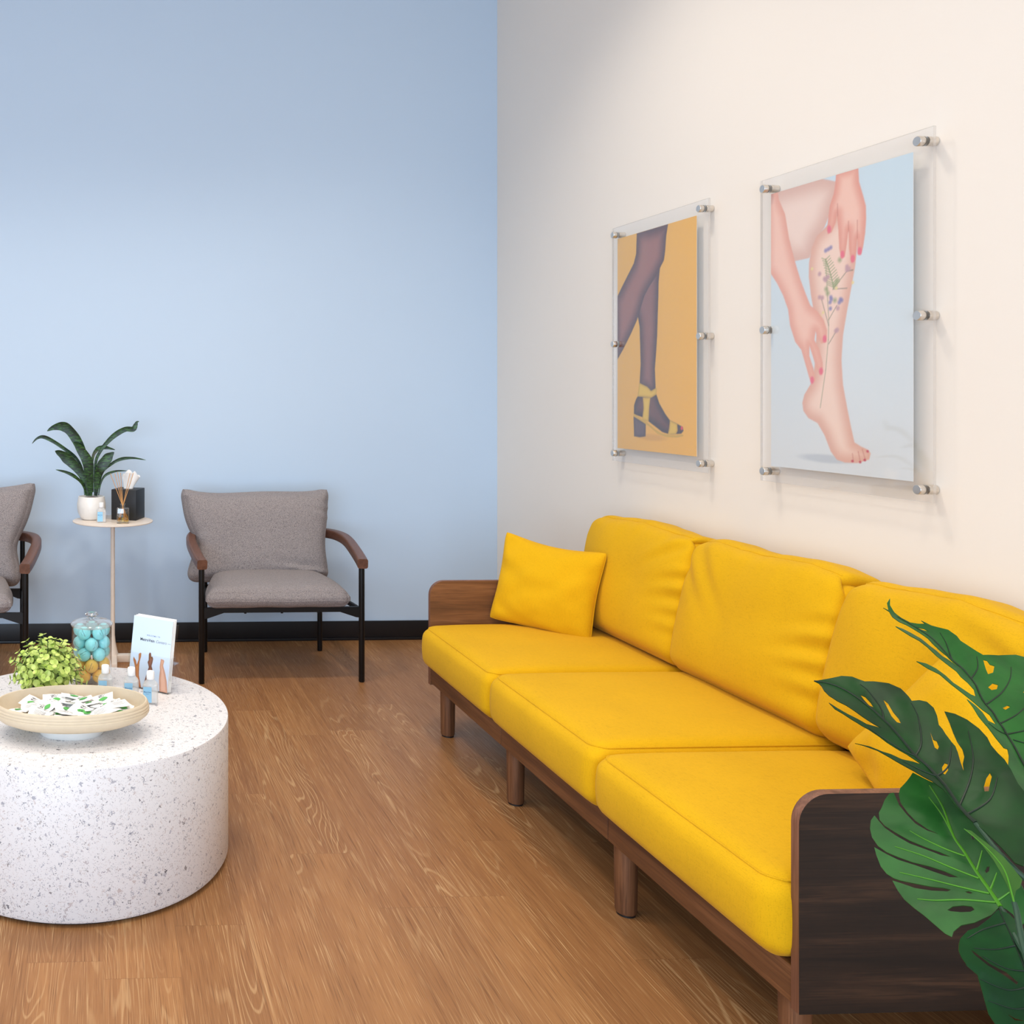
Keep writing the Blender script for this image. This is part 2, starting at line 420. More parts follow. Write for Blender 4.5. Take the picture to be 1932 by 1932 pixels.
# outlines of the prints and leaves, in metres or 0..1 of the print
A1={'legA':[(0.27,1.0),(0.671,1.001),(0.648,0.95),(0.635,0.885),(0.62,0.846),(0.573,0.817),(0.517,0.781),(0.43,0.74),(0.371,0.703),(0.321,0.65),(0.27,0.597),(0.188,0.538),(0.082,0.47),(-0.028,0.408),(-0.028,0.709),(0.06,0.765),(0.146,0.816),(0.229,0.865),(0.26,0.905)],'legB':[(0.573,0.824),(0.555,0.758),(0.551,0.692),(0.545,0.625),(0.536,0.518),(0.522,0.438),(0.507,0.371),(0.517,0.284),(0.459,0.267),(0.307,0.301),(0.321,0.395),(0.315,0.478),(0.307,0.568),(0.286,0.611),(0.371,0.703),(0.449,0.745)],'foot':[(0.295,0.256),(0.459,0.27),(0.526,0.257),(0.564,0.217),(0.638,0.171),(0.693,0.145),(0.783,0.131),(0.844,0.119),(0.852,0.103),(0.826,0.09),(0.693,0.083),(0.601,0.091),(0.507,0.115),(0.43,0.134),(0.341,0.153),(0.229,0.165),(0.233,0.207),(0.26,0.235)],'strap':[(0.301,0.31),(0.41,0.291),(0.459,0.273),(0.532,0.287),(0.526,0.257),(0.459,0.242),(0.28,0.248),(0.295,0.284)],'vstrap':[(0.351,0.243),(0.449,0.243),(0.434,0.195),(0.426,0.134),(0.341,0.139),(0.361,0.194)],'toestrap':[(0.693,0.145),(0.779,0.131),(0.783,0.102),(0.765,0.087),(0.666,0.08),(0.684,0.112)],'sole':[(0.225,0.169),(0.341,0.143),(0.41,0.13),(0.507,0.102),(0.583,0.087),(0.693,0.079),(0.844,0.087),(0.849,0.081),(0.783,0.073),(0.657,0.071),(0.545,0.081),(0.449,0.109),(0.371,0.126),(0.229,0.155)],'heel':[(0.225,0.155),(0.391,0.13),(0.387,0.066),(0.311,0.06),(0.233,0.062)],'pts':[(0.832,0.114),(0.351,0.862),(0.371,0.922),(0.459,0.562),(0.44,0.358),(0.331,0.843),(0.188,0.714)]}
A2={'thigh':[(-0.028,1.002),(0.302,1.004),(0.401,1.002),(0.518,0.975),(0.497,0.924),(0.46,0.874),(0.423,0.833),(0.363,0.801),(0.325,0.763),(0.31,0.739),(0.199,0.737),(0.142,0.75),(-0.028,0.84)],'leg':[(0.511,0.868),(0.431,0.833),(0.363,0.808),(0.325,0.77),(0.307,0.722),(0.305,0.673),(0.321,0.608),(0.348,0.536),(0.363,0.486),(0.356,0.396),(0.34,0.326),(0.317,0.298),(0.271,0.263),(0.255,0.234),(0.263,0.206),(0.302,0.181),(0.371,0.165),(0.423,0.124),(0.468,0.071),(0.511,0.045),(0.568,0.038),(0.651,0.04),(0.731,0.055),(0.74,0.075),(0.724,0.086),(0.678,0.095),(0.633,0.107),(0.61,0.156),(0.582,0.223),(0.554,0.297),(0.544,0.378),(0.554,0.459),(0.582,0.538),(0.61,0.61),(0.637,0.681),(0.651,0.74),(0.658,0.825)],'arm':[(-0.028,1.002),(0.058,1.0),(0.067,0.971),(0.117,0.914),(0.15,0.822),(0.191,0.746),(0.239,0.67),(0.286,0.61),(0.317,0.573),(0.371,0.549),(0.416,0.519),(0.441,0.483),(0.438,0.442),(0.401,0.438),(0.371,0.458),(0.356,0.48),(0.348,0.452),(0.386,0.416),(0.409,0.374),(0.413,0.339),(0.386,0.331),(0.363,0.354),(0.33,0.403),(0.31,0.432),(0.31,0.397),(0.34,0.354),(0.356,0.312),(0.33,0.301),(0.31,0.319),(0.279,0.369),(0.247,0.42),(0.199,0.45),(0.158,0.509),(0.142,0.568),(0.1,0.622),(0.05,0.669),(-0.028,0.727)],'hand':[(0.507,1.008),(0.658,1.009),(0.664,0.956),(0.691,0.907),(0.709,0.872),(0.711,0.832),(0.705,0.787),(0.691,0.742),(0.678,0.717),(0.653,0.72),(0.651,0.773),(0.644,0.74),(0.637,0.698),(0.61,0.697),(0.596,0.745),(0.592,0.805),(0.582,0.766),(0.568,0.72),(0.542,0.717),(0.528,0.751),(0.522,0.813),(0.511,0.868),(0.504,0.842),(0.475,0.811),(0.446,0.807),(0.441,0.828),(0.453,0.875),(0.46,0.901),(0.489,0.939),(0.5,0.972)],'lines':[(0.592,0.835),(0.592,0.802),(0.652,0.832),(0.652,0.773),(0.515,0.902),(0.517,0.861),(0.619,0.07),(0.626,0.044),(0.658,0.078),(0.672,0.046),(0.685,0.086),(0.707,0.051)],'nails':[(0.55,0.729),(0.621,0.709),(0.668,0.73),(0.456,0.823),(0.423,0.453),(0.397,0.343),(0.33,0.313),(0.72,0.081),(0.619,0.045),(0.671,0.044),(0.701,0.052)],'stem':[(0.391,0.218),(0.431,0.346),(0.45,0.449),(0.453,0.517),(0.441,0.621),(0.431,0.725),(0.453,0.435),(0.504,0.474),(0.453,0.517),(0.511,0.562),(0.453,0.497),(0.401,0.589),(0.482,0.618),(0.582,0.672),(0.623,0.672),(0.497,0.618),(0.582,0.615)],'purple':[(0.431,0.753),(0.45,0.756),(0.468,0.76),(0.468,0.592),(0.463,0.575),(0.472,0.585),(0.465,0.554),(0.528,0.571),(0.545,0.577),(0.537,0.581)],'pink':[(0.386,0.677),(0.423,0.658),(0.446,0.662),(0.431,0.653),(0.386,0.597),(0.406,0.594),(0.582,0.676),(0.582,0.686),(0.596,0.678),(0.504,0.477),(0.514,0.48),(0.518,0.552)],'green':[(0.431,0.722),(0.45,0.696),(0.468,0.667),(0.482,0.639),(0.489,0.618),(0.435,0.622),(0.446,0.607),(0.497,0.58),(0.532,0.713),(0.511,0.644),(0.5,0.631)],'yellow':[(0.33,0.699),(0.621,0.631),(0.507,0.62),(0.394,0.53),(0.416,0.505),(0.382,0.535),(0.412,0.543)]}
LEAVES={'L2':{'o':[1.1933,1.5175,0.8709],'u':[0.0896,-0.893,-0.4411],'v':[0.9787,-0.0032,0.2053],'out':[(0.0,0.0),(0.0045,0.0252),(0.0075,0.0412),(0.0152,0.0532),(0.0246,0.059),(0.0301,0.0622),(0.0361,0.0719),(0.0479,0.0865),(0.0633,0.0931),(0.0802,0.0913),(0.0883,0.0895),(0.0922,0.0981),(0.0994,0.1035),(0.113,0.102),(0.1272,0.0942),(0.1428,0.0828),(0.1503,0.0812),(0.1598,0.0776),(0.1815,0.0728),(0.1924,0.0666),(0.207,0.0568),(0.2196,0.0498),(0.2096,0.0574),(0.2003,0.0683),(0.1898,0.0753),(0.176,0.0802),(0.1624,0.0868),(0.1443,0.0975),(0.1244,0.1082),(0.1336,0.1162),(0.1484,0.1213),(0.1672,0.1223),(0.1841,0.1184),(0.1973,0.1116),(0.2113,0.1081),(0.223,0.1066),(0.2402,0.0995),(0.2606,0.0889),(0.2795,0.0834),(0.3162,0.0574),(0.3477,0.0193),(0.3674,-0.0121),(0.3606,-0.0162),(0.3346,-0.0088),(0.3051,-0.0024),(0.2886,0.0001),(0.2661,-0.0017),(0.2446,0.0028),(0.2346,0.0042),(0.2307,0.0028),(0.2207,0.0009),(0.2119,-0.0052),(0.2011,-0.0096),(0.1867,-0.0173),(0.1721,-0.0252),(0.1602,-0.0316),(0.1493,-0.0433),(0.1426,-0.0535),(0.1516,-0.0368),(0.1631,-0.0257),(0.168,-0.0173),(0.1776,-0.0071),(0.1833,0.0045),(0.19,0.0128),(0.1822,0.0116),(0.1689,0.0091),(0.157,0.0029),(0.1453,-0.0016),(0.133,-0.0036),(0.1183,-0.0081),(0.1099,-0.0139),(0.097,-0.0204),(0.085,-0.0235),(0.074,-0.0276),(0.059,-0.0252),(0.0727,-0.0221),(0.0871,-0.0164),(0.099,-0.0089),(0.1075,-0.0031),(0.1138,0.0066),(0.1189,0.013),(0.1094,0.0083),(0.0954,0.0029),(0.0806,0.0001),(0.0684,-0.0029),(0.0566,-0.0087),(0.0428,-0.0108),(0.0289,-0.0074),(0.0159,-0.0002),(0.0074,0.0021)],'holes':[[(0.0494,0.0385),(0.0554,0.0417),(0.0668,0.0408),(0.0766,0.0379),(0.072,0.0341),(0.0595,0.0359)],[(0.0706,0.0587),(0.0793,0.0588),(0.0959,0.0529),(0.109,0.05),(0.118,0.0459),(0.114,0.0434),(0.101,0.0462),(0.0847,0.053)],[(0.1483,0.0649),(0.1607,0.0577),(0.1649,0.059),(0.1739,0.0544),(0.1776,0.0493),(0.1736,0.0488),(0.1638,0.0548)],[(0.203,0.0332),(0.1989,0.0408),(0.2019,0.0427),(0.2108,0.0351),(0.2147,0.0273),(0.211,0.0268)],[(0.2345,0.0739),(0.2398,0.0717),(0.2485,0.0607),(0.2573,0.0504),(0.256,0.0457),(0.2502,0.05),(0.2399,0.0635)]],'mid':[(0.0,0.0),(0.0149,0.0167),(0.036,0.0265),(0.067,0.0317),(0.1013,0.0328),(0.1297,0.0272),(0.1742,0.019),(0.2129,0.0163),(0.2629,0.0033),(0.2907,-0.0)],'lat':[[(0.1013,0.0328),(0.0824,0.045),(0.047,0.0534),(0.0318,0.0528)],[(0.1742,0.019),(0.1577,0.0425),(0.116,0.0742),(0.0914,0.0856)],[(0.1742,0.019),(0.1614,0.0095),(0.1381,0.0005),(0.115,-0.0053)],[(0.2129,0.0163),(0.2049,0.0403),(0.1761,0.0716)],[(0.2629,0.0033),(0.2348,0.0443),(0.2052,0.077),(0.1655,0.1071)],[(0.2129,0.0163),(0.1999,0.0038),(0.1816,-0.0086)],[(0.2761,0.0025),(0.2685,0.0414),(0.2433,0.0762)]],'bend':0.03},'L1':{'o':[1.3675,1.5431,0.969],'u':[-0.0488,-0.7819,-0.6215],'v':[0.9888,0.0502,-0.1409],'out':[(-0.0354,0.0046),(-0.0223,-0.0022),(-0.0097,-0.0008),(0.0019,0.0061),(0.0112,0.0144),(0.014,0.0272),(0.0139,0.0371),(0.0074,0.0348),(0.0169,0.0448),(0.0218,0.0585),(0.0259,0.0678),(0.0386,0.0731),(0.0494,0.0724),(0.0604,0.0788),(0.0688,0.0846),(0.077,0.0903),(0.0777,0.1139),(0.0747,0.1452),(0.0782,0.1569),(0.0886,0.1654),(0.1161,0.167),(0.1595,0.1499),(0.2103,0.1122),(0.2596,0.0645),(0.2982,0.0175),(0.3264,-0.0203),(0.3365,-0.0412),(0.3374,-0.05),(0.3363,-0.0574),(0.3244,-0.0563),(0.3099,-0.0512),(0.2945,-0.0402),(0.2805,-0.026),(0.2687,-0.0146),(0.2572,-0.0067),(0.257,-0.0141),(0.2412,-0.0171),(0.2237,-0.0168),(0.206,-0.019),(0.1897,-0.0156),(0.1758,-0.0154),(0.184,-0.0068),(0.1948,-0.0015),(0.2083,-0.0006),(0.2124,0.0118),(0.1952,0.0139),(0.1894,0.0048),(0.1766,-0.0036),(0.1639,-0.0145),(0.1511,-0.0257),(0.1354,-0.035),(0.129,-0.0512),(0.1174,-0.0657),(0.118,-0.0481),(0.1242,-0.034),(0.1351,-0.0233),(0.1464,-0.0177),(0.1544,-0.0052),(0.1613,0.0056),(0.1618,0.0167),(0.1468,0.0257),(0.135,0.023),(0.1262,0.0156),(0.1163,0.0159),(0.1028,0.0047),(0.0913,-0.0035),(0.0738,-0.0077),(0.063,-0.0144),(0.0554,-0.0259),(0.0434,-0.0344),(0.0358,-0.0377),(0.0381,-0.026),(0.0447,-0.0161),(0.055,-0.004),(0.0673,0.0017),(0.0766,0.0094),(0.0864,0.013),(0.0898,0.026),(0.1043,0.0401),(0.0911,0.0345),(0.0787,0.0317),(0.0708,0.0231),(0.0596,0.0192),(0.0464,0.019),(0.0364,0.0139),(0.0267,0.0061),(0.0204,0.0007),(0.0154,-0.0105),(0.0047,-0.0131),(-0.0083,-0.0104),(-0.0138,-0.0203),(-0.0111,-0.0102),(-0.0261,-0.0051)],'holes':[[(0.0209,0.0174),(0.0246,0.0295),(0.0302,0.0341),(0.0272,0.0253)],[(0.0863,0.0845),(0.0889,0.0885),(0.0966,0.0873),(0.0998,0.092),(0.1126,0.081),(0.115,0.072),(0.1058,0.0755),(0.0951,0.0802)],[(0.1408,0.0534),(0.133,0.0664),(0.1358,0.0728),(0.1441,0.0648),(0.1461,0.0551)],[(0.1809,0.0453),(0.1766,0.0555),(0.1785,0.0586),(0.1841,0.0474)],[(0.1518,0.0981),(0.1404,0.1119),(0.134,0.1241),(0.1448,0.1154),(0.154,0.0999)]],'mid':[(0.0,0.0),(0.0187,0.0141),(0.0448,0.0297),(0.0858,0.036),(0.1228,0.0415),(0.1584,0.0284),(0.1939,0.0239),(0.2306,0.0176),(0.2663,0.0068),(0.2961,0.0)],'lat':[[(0.1228,0.0415),(0.1021,0.0653),(0.08,0.0785)],[(0.0858,0.036),(0.0529,0.0481),(0.0309,0.0519)],[(0.1724,0.0291),(0.1511,0.0663),(0.1251,0.0983),(0.0999,0.1193)],[(0.2075,0.0246),(0.1918,0.0594),(0.1657,0.1009)],[(0.2272,0.018),(0.2173,0.0638),(0.1999,0.105)],[(0.2366,0.0216),(0.2455,0.0387),(0.2569,0.0514)],[(0.2272,0.018),(0.2232,0.0057),(0.2133,-0.0044)]],'bend':0.03},'L3':{'o':[1.2688,1.3784,0.7358],'u':[-0.2844,-0.844,-0.4548],'v':[0.7157,-0.5025,0.485],'out':[(-0.0248,-0.0109),(0.0005,0.0088),(0.021,0.0179),(0.0424,0.0243),(0.0648,0.0281),(0.0952,0.0311),(0.1272,0.036),(0.1606,0.0362),(0.192,0.0337),(0.2203,0.0232),(0.2268,0.0104),(0.2073,0.0082),(0.1966,0.004),(0.1914,-0.0014),(0.2039,-0.0149),(0.2136,-0.0364),(0.216,-0.0517),(0.2241,-0.0631),(0.2316,-0.068),(0.2257,-0.0734),(0.2128,-0.0792),(0.1975,-0.0859),(0.1837,-0.0935),(0.1699,-0.0997),(0.1547,-0.1021),(0.1396,-0.1026),(0.1448,-0.0947),(0.1545,-0.0815),(0.161,-0.0639),(0.1641,-0.047),(0.162,-0.0428),(0.1583,-0.0495),(0.1553,-0.0615),(0.1478,-0.0787),(0.1409,-0.0932),(0.136,-0.0999),(0.128,-0.1056),(0.1163,-0.1081),(0.0987,-0.1067),(0.086,-0.1045),(0.0988,-0.0941),(0.1094,-0.0841),(0.1205,-0.0676),(0.1322,-0.0519),(0.143,-0.0363),(0.1445,-0.027),(0.1335,-0.0389),(0.1246,-0.0521),(0.1157,-0.0691),(0.1053,-0.0824),(0.0957,-0.0929),(0.0847,-0.0994),(0.0702,-0.1012),(0.0569,-0.0983),(0.0443,-0.0922),(0.0373,-0.0848),(0.0471,-0.083),(0.0587,-0.0802),(0.0715,-0.0725),(0.0865,-0.0607),(0.099,-0.0448),(0.1095,-0.0321),(0.113,-0.0226),(0.1034,-0.0329),(0.0959,-0.0436),(0.0824,-0.059),(0.0673,-0.0709),(0.0555,-0.0789),(0.0452,-0.0814),(0.0341,-0.078),(0.0263,-0.0712),(0.0142,-0.0628),(0.0047,-0.0534),(0.0037,-0.0474),(0.0116,-0.0478),(0.0261,-0.0489),(0.0416,-0.0461),(0.0573,-0.0417),(0.0698,-0.0327),(0.0772,-0.0218),(0.0673,-0.0317),(0.0531,-0.0399),(0.0399,-0.0436),(0.0222,-0.0456),(0.0082,-0.0427),(-0.0024,-0.0366),(-0.0133,-0.0239)],'holes':[[(0.1919,-0.0581),(0.1868,-0.0502),(0.1861,-0.0386),(0.1885,-0.0301),(0.1938,-0.0289),(0.197,-0.0346),(0.1966,-0.0448),(0.1942,-0.055)],[(0.1657,-0.0284),(0.165,-0.0245),(0.168,-0.0213),(0.1696,-0.0241),(0.1679,-0.0274)],[(0.1401,0.0055),(0.136,0.0102),(0.137,0.0138),(0.1423,0.0099),(0.1439,0.0059)],[(0.086,0.0153),(0.0911,0.0172),(0.0968,0.0138),(0.0941,0.0121)]],'mid':[(0.0,0.0),(0.0371,0.0004),(0.0818,-0.0066),(0.1091,-0.0049),(0.1375,-0.0042),(0.1673,-0.0015),(0.1917,0.0)],'lat':[[(0.1131,-0.0066),(0.0992,-0.0243),(0.0804,-0.0423),(0.0669,-0.0527)],[(0.1477,-0.0055),(0.1288,-0.0285),(0.1067,-0.0532),(0.0879,-0.0799)],[(0.1708,-0.0038),(0.1574,-0.0326),(0.143,-0.0598),(0.1278,-0.0896)],[(0.1841,-0.0028),(0.1777,-0.0333),(0.1752,-0.0649),(0.1704,-0.0846)],[(0.0773,-0.0063),(0.0471,-0.0056),(0.017,-0.0089)],[(0.1375,-0.0042),(0.1128,0.0158)],[(0.1664,-0.001),(0.1474,0.0172)],[(0.1821,0.0013),(0.1744,0.0266)]],'bend':-0.02},'L4':{'o':[1.1959,1.1963,0.6557],'u':[-0.1075,-0.4987,-0.8601],'v':[0.8591,-0.4819,0.172],'out':[(0.0344,-0.0505),(0.0275,-0.0429),(0.0222,-0.0301),(0.0105,-0.0142),(-0.0007,-0.0012),(0.0033,0.0087),(0.0213,0.0184),(0.0465,0.0256),(0.0914,0.0198),(0.1432,0.0014),(0.1506,-0.0255),(0.1427,-0.043),(0.1219,-0.0504),(0.1019,-0.0555),(0.0903,-0.0592),(0.0753,-0.0605),(0.0649,-0.0632),(0.0574,-0.0661),(0.0617,-0.0623),(0.0683,-0.0586),(0.0788,-0.049),(0.0929,-0.0393),(0.0802,-0.048),(0.069,-0.0573),(0.06,-0.0605),(0.0524,-0.0611),(0.0444,-0.0582),(0.0378,-0.0543)],'holes':[[(0.0504,-0.0472),(0.0532,-0.0431),(0.0651,-0.0313),(0.0728,-0.0172),(0.0831,-0.0081),(0.0856,-0.0101),(0.0762,-0.0209),(0.0669,-0.0346),(0.0556,-0.0452)],[(0.1198,-0.0302),(0.1234,-0.024),(0.1253,-0.0147),(0.1257,-0.0247)]],'mid':[(0.0,0.0),(0.0256,0.0021),(0.0559,0.004),(0.0856,0.0045),(0.1222,0.0)],'lat':[[(0.0148,0.0012),(0.0246,-0.0252),(0.0372,-0.047)],[(0.0409,0.0031),(0.0474,-0.0207),(0.0478,-0.043)],[(0.0694,0.004),(0.0682,-0.0158),(0.0565,-0.0371)],[(0.0856,0.0045),(0.0926,-0.0216),(0.0832,-0.0475)],[(0.1077,0.0018),(0.113,-0.0209),(0.1068,-0.046)]],'bend':0.03},'L6':{'o':[1.128,1.1797,0.772],'u':[0.0449,-0.7153,-0.6974],'v':[0.8338,-0.3577,0.4206],'out':[(0.0,0.0),(0.0041,0.006),(0.0133,0.0095),(0.0279,0.0155),(0.0404,0.0196),(0.0529,0.0212),(0.0679,0.0221),(0.0752,0.0149),(0.0771,0.0093),(0.0889,-0.0009),(0.0704,0.0041),(0.055,0.0065),(0.0415,0.0076),(0.0233,0.007),(0.0108,0.0041)],'holes':[],'mid':[(0.0,0.0),(0.0172,0.0063),(0.0383,0.0112),(0.0576,0.0108),(0.0881,0.0)],'lat':[],'bend':0.0}}
SNAKE=[([(-0.0807,0.8229),(-0.0807,0.9168),(-0.0932,1.0108),(-0.1307,1.0985),(-0.1713,1.1548),(-0.2056,1.1737),(-0.2493,1.1675),(-0.2817,1.15)],0.0266),([(-0.0932,0.8261),(-0.1026,0.9419),(-0.1369,1.0109),(-0.1994,1.0611),(-0.2617,1.1018),(-0.3054,1.1194),(-0.3365,1.1101),(-0.3595,1.0852)],0.01),([(-0.0807,0.8292),(-0.1088,0.9295),(-0.1619,0.9922),(-0.2056,1.0298),(-0.243,1.0499)],0.0282),([(-0.0857,0.8292),(-0.1057,0.8856),(-0.1432,0.9233),(-0.1869,0.9453),(-0.238,0.958)],0.0088),([(-0.0651,0.8229),(-0.0669,0.9043),(-0.0776,0.9919),(-0.1119,1.0546),(-0.1494,1.0973)],0.0282),([(-0.0382,0.8228),(-0.0307,0.9167),(-0.0119,0.9667),(0.0131,1.0042),(0.0319,1.0261),(0.0539,1.0448)],0.0282),([(-0.0432,0.8416),(-0.04,0.9793),(-0.0181,1.0419),(0.0257,1.0982),(0.0695,1.1357),(0.1134,1.1575),(0.151,1.1581),(0.1636,1.1794),(0.1699,1.1932),(0.1812,1.197)],0.0141),([(-0.0526,0.8416),(-0.0557,0.9981),(-0.0338,1.0513),(-0.0056,1.0644),(0.0257,1.0606),(0.0601,1.0511)],0.0107),([(-0.0338,0.829),(-0.0056,0.9354),(0.0382,0.9791),(0.0883,1.0053),(0.151,1.0107),(0.2157,1.0005)],0.0081),([(-0.0244,0.8258),(-0.0119,0.8916),(0.0131,0.9291),(0.0633,0.9477),(0.1197,0.9494)],0.0063)]
A3={'a':[(0.082,0.412),(0.151,0.364),(0.182,0.305),(0.215,0.378),(0.207,0.462),(0.243,0.485),(0.272,0.48),(0.272,0.43),(0.246,0.358),(0.249,0.265),(0.261,0.164),(0.354,-0.017),(0.294,-0.02),(0.174,0.154),(0.15,0.254),(0.121,0.306),(0.078,0.373)],'b':[(0.463,0.485),(0.483,0.514),(0.516,0.505),(0.532,0.458),(0.563,0.461),(0.584,0.429),(0.573,0.375),(0.557,0.328),(0.592,0.278),(0.51,0.137),(0.474,-0.017),(0.368,-0.023),(0.439,0.168),(0.491,0.306),(0.45,0.371),(0.472,0.403)],'c':[(0.775,0.455),(0.795,0.449),(0.851,0.444),(0.861,0.426),(0.843,0.365),(0.914,0.26),(0.967,0.153),(1.008,-0.01),(0.809,-0.013),(0.772,0.168),(0.777,0.298),(0.763,0.334),(0.769,0.395)]}

# ---------------------------------------------------------------- room shell
WX, WY, CZ = 2.153, 5.012, 3.75
def slab(name, a, m):
    bm = B(); box(bm, *a); return tag(obj(name, bm, m, smooth=False), kind='structure')
slab('floor', (-4.1, WX+0.12, -3.1, WY+0.12, -0.12, 0), M['floor'])
slab('wall_back', (-4.1, WX+0.12, WY, WY+0.12, 0, CZ), M['wall_blue'])
slab('wall_right', (WX, WX+0.12, -3.1, WY, 0, CZ), M['wall_cream'])
slab('ceiling', (-4.1, WX+0.12, -3.1, WY+0.12, CZ, CZ+0.1), M['ceiling'])
slab('wall_left', (-4.2, -4.1, -3.1, WY+0.12, 0, CZ), M['wall_cream'])
bm = B(); box(bm, -4.1, WX, WY-0.012, WY, 0.012, 0.103, 0.003); box(bm, -4.1, WX, WY-0.019, WY, 0, 0.014, 0.004)
tag(obj('baseboard_back', bm, M['base']), kind='structure')
bm = B(); box(bm, WX-0.012, WX, -3.1, WY-0.02, 0.012, 0.103, 0.003); box(bm, WX-0.019, WX, -3.1, WY-0.02, 0, 0.014, 0.004)
tag(obj('baseboard_right', bm, M['base']), kind='structure')

# ---------------------------------------------------------------- sofa
sofa = thing('sofa', 'long mustard yellow three-seat sofa with a stained wood frame along the cream wall', 'sofa', (1.70, 2.69, 0))
def arm(name_label, y0, y1, mats):
    # side panel with rounded front top corner; outline in X-Z
    r = 0.058; x0, x1, z0, z1 = 1.305, 2.10, 0.176, 0.59
    o = [(x0, z0)] + [(x0+r-r*math.cos(R(a)), z1-r+r*math.sin(R(a))) for a in range(0, 91, 9)] + [(x1, z1), (x1, z0)]
    bm = B(); ch = 0.0015
    a = [bm.verts.new((x, y0, z)) for x, z in o]; b = [bm.verts.new((x, y1, z)) for x, z in o]
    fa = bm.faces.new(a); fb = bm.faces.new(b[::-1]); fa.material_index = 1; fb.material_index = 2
    for i in range(len(o)):
        bm.faces.new((a[i], b[i], b[(i+1) % len(o)], a[(i+1) % len(o)]))
    bmesh.ops.recalc_face_normals(bm, faces=bm.faces)
    return tag(obj('arm_panel', bm, mats, sofa, True), name_label)
arm('arm panel with a darker outer face at the plant end', 1.70, 1.72, [M['ply'], M['oak_dark'], M['oak_x']])
arm('brown arm panel at the far end', 3.672, 3.692, [M['ply'], M['oak_x'], M['oak_x']])
for y0, y1 in ((1.722, 2.366), (2.370, 3.016), (3.020, 3.670)):
    bm = B(); box(bm, 1.308, 1.338, y0, y1, 0.183, 0.253, 0.002); obj('front_rail', bm, M['oak_y'], sofa, True)
bm = B(); box(bm, 2.06, 2.09, 1.722, 3.67, 0.183, 0.60, 0.004); obj('back_panel', bm, M['oak_y'], sofa, True)
bm = B(); box(bm, 1.34, 2.058, 1.722, 3.67, 0.215, 0.253, 0.003); obj('seat_deck', bm, M['oak_y'], sofa, True)
def sofa_leg(x, y):
    bm = B(); lathe(bm, [(0.0245, 0.006), (0.0262, 0.012), (0.0285, 0.2)], 28, (x, y, 0))
    l = obj('leg', bm, M['oak_z'], sofa, True)
    bm = B(); lathe(bm, [(0.0225, 0.0), (0.0225, 0.008)], 24, (x, y, 0)); obj('foot_pad', bm, M['foot'], l, True)
for y in (1.765, 2.352, 2.995, 3.594): sofa_leg(1.347, y); sofa_leg(2.02, y)
from mathutils.bvhtree import BVHTree
def piping(bm_src, pts, r, closed=True):
    t = BVHTree.FromBMesh(bm_src); P = []
    for p in pts:
        h = t.find_nearest(Vector(p)); P.append(h[0]+h[1]*(r*0.25))
    if closed: P.append(P[0])
    bm = B(); tube(bm, P, r, 6, cap=False); return bm
def rrect(hx, hy, r, n=7, m=14):
    pts = []
    for cx, cy, a0 in ((hx-r, hy-r, 0), (-hx+r, hy-r, 90), (-hx+r, -hy+r, 180), (hx-r, -hy+r, 270)):
        arc = [(cx+r*math.cos(R(a0+90*k/n)), cy+r*math.sin(R(a0+90*k/n))) for k in range(n+1)]
        if pts:
            p, q = pts[-1], arc[0]; pts += [(p[0]+(q[0]-p[0])*k/m, p[1]+(q[1]-p[1])*k/m) for k in range(1, m)]
        pts += arc
    p, q = pts[-1], pts[0]; pts += [(p[0]+(q[0]-p[0])*k/m, p[1]+(q[1]-p[1])*k/m) for k in range(1, m)]
    return pts
def shift(bm, M4):
    for v in bm.verts: v.co = M4 @ v.co
    bm.normal_update()
def seat_cushion(y0, y1, lift, seed):
    w, d, h = 0.70, y1-y0, 0.168
    def fn(p, q):
        p = p.copy()
        c = (1-q.x**4)*(1-q.y**4)
        if p.z > 0: p.z += 0.016*c+lift
        else: p.z -= 0.004*c
        k = max(0, 1-q.z*q.z)
        if q.x < 0: p.x -= 0.016*k*(q.x**4)*(1-q.y**6*0.6)
        p.y += math.copysign(0.006*k*q.y**4, q.y)
        n = noise.noise(Vector((p.x*5+seed, p.y*5, p.z*5)))
        p.z += 0.0035*n*c
        return p
    bm = soft_box(w, d, h, 0.042, 30, fn)
    pipe = piping(bm, [(x, y, h/2-0.008+lift) for x, y in rrect(w/2-0.010, d/2-0.010, 0.045)], 0.0022)
    T = Matrix.Translation((1.268+w/2, (y0+y1)/2, 0.338)); shift(bm, T); shift(pipe, T)
    c = obj('seat_cushion', bm, M['yellow'], sofa, True); obj('piping', pipe, M['yellow'], c, True)
seat_cushion(1.722, 2.364, -0.004, 1.0); seat_cushion(2.368, 3.016, 0.004, 5.0); seat_cushion(3.020, 3.664, -0.001, 9.0)
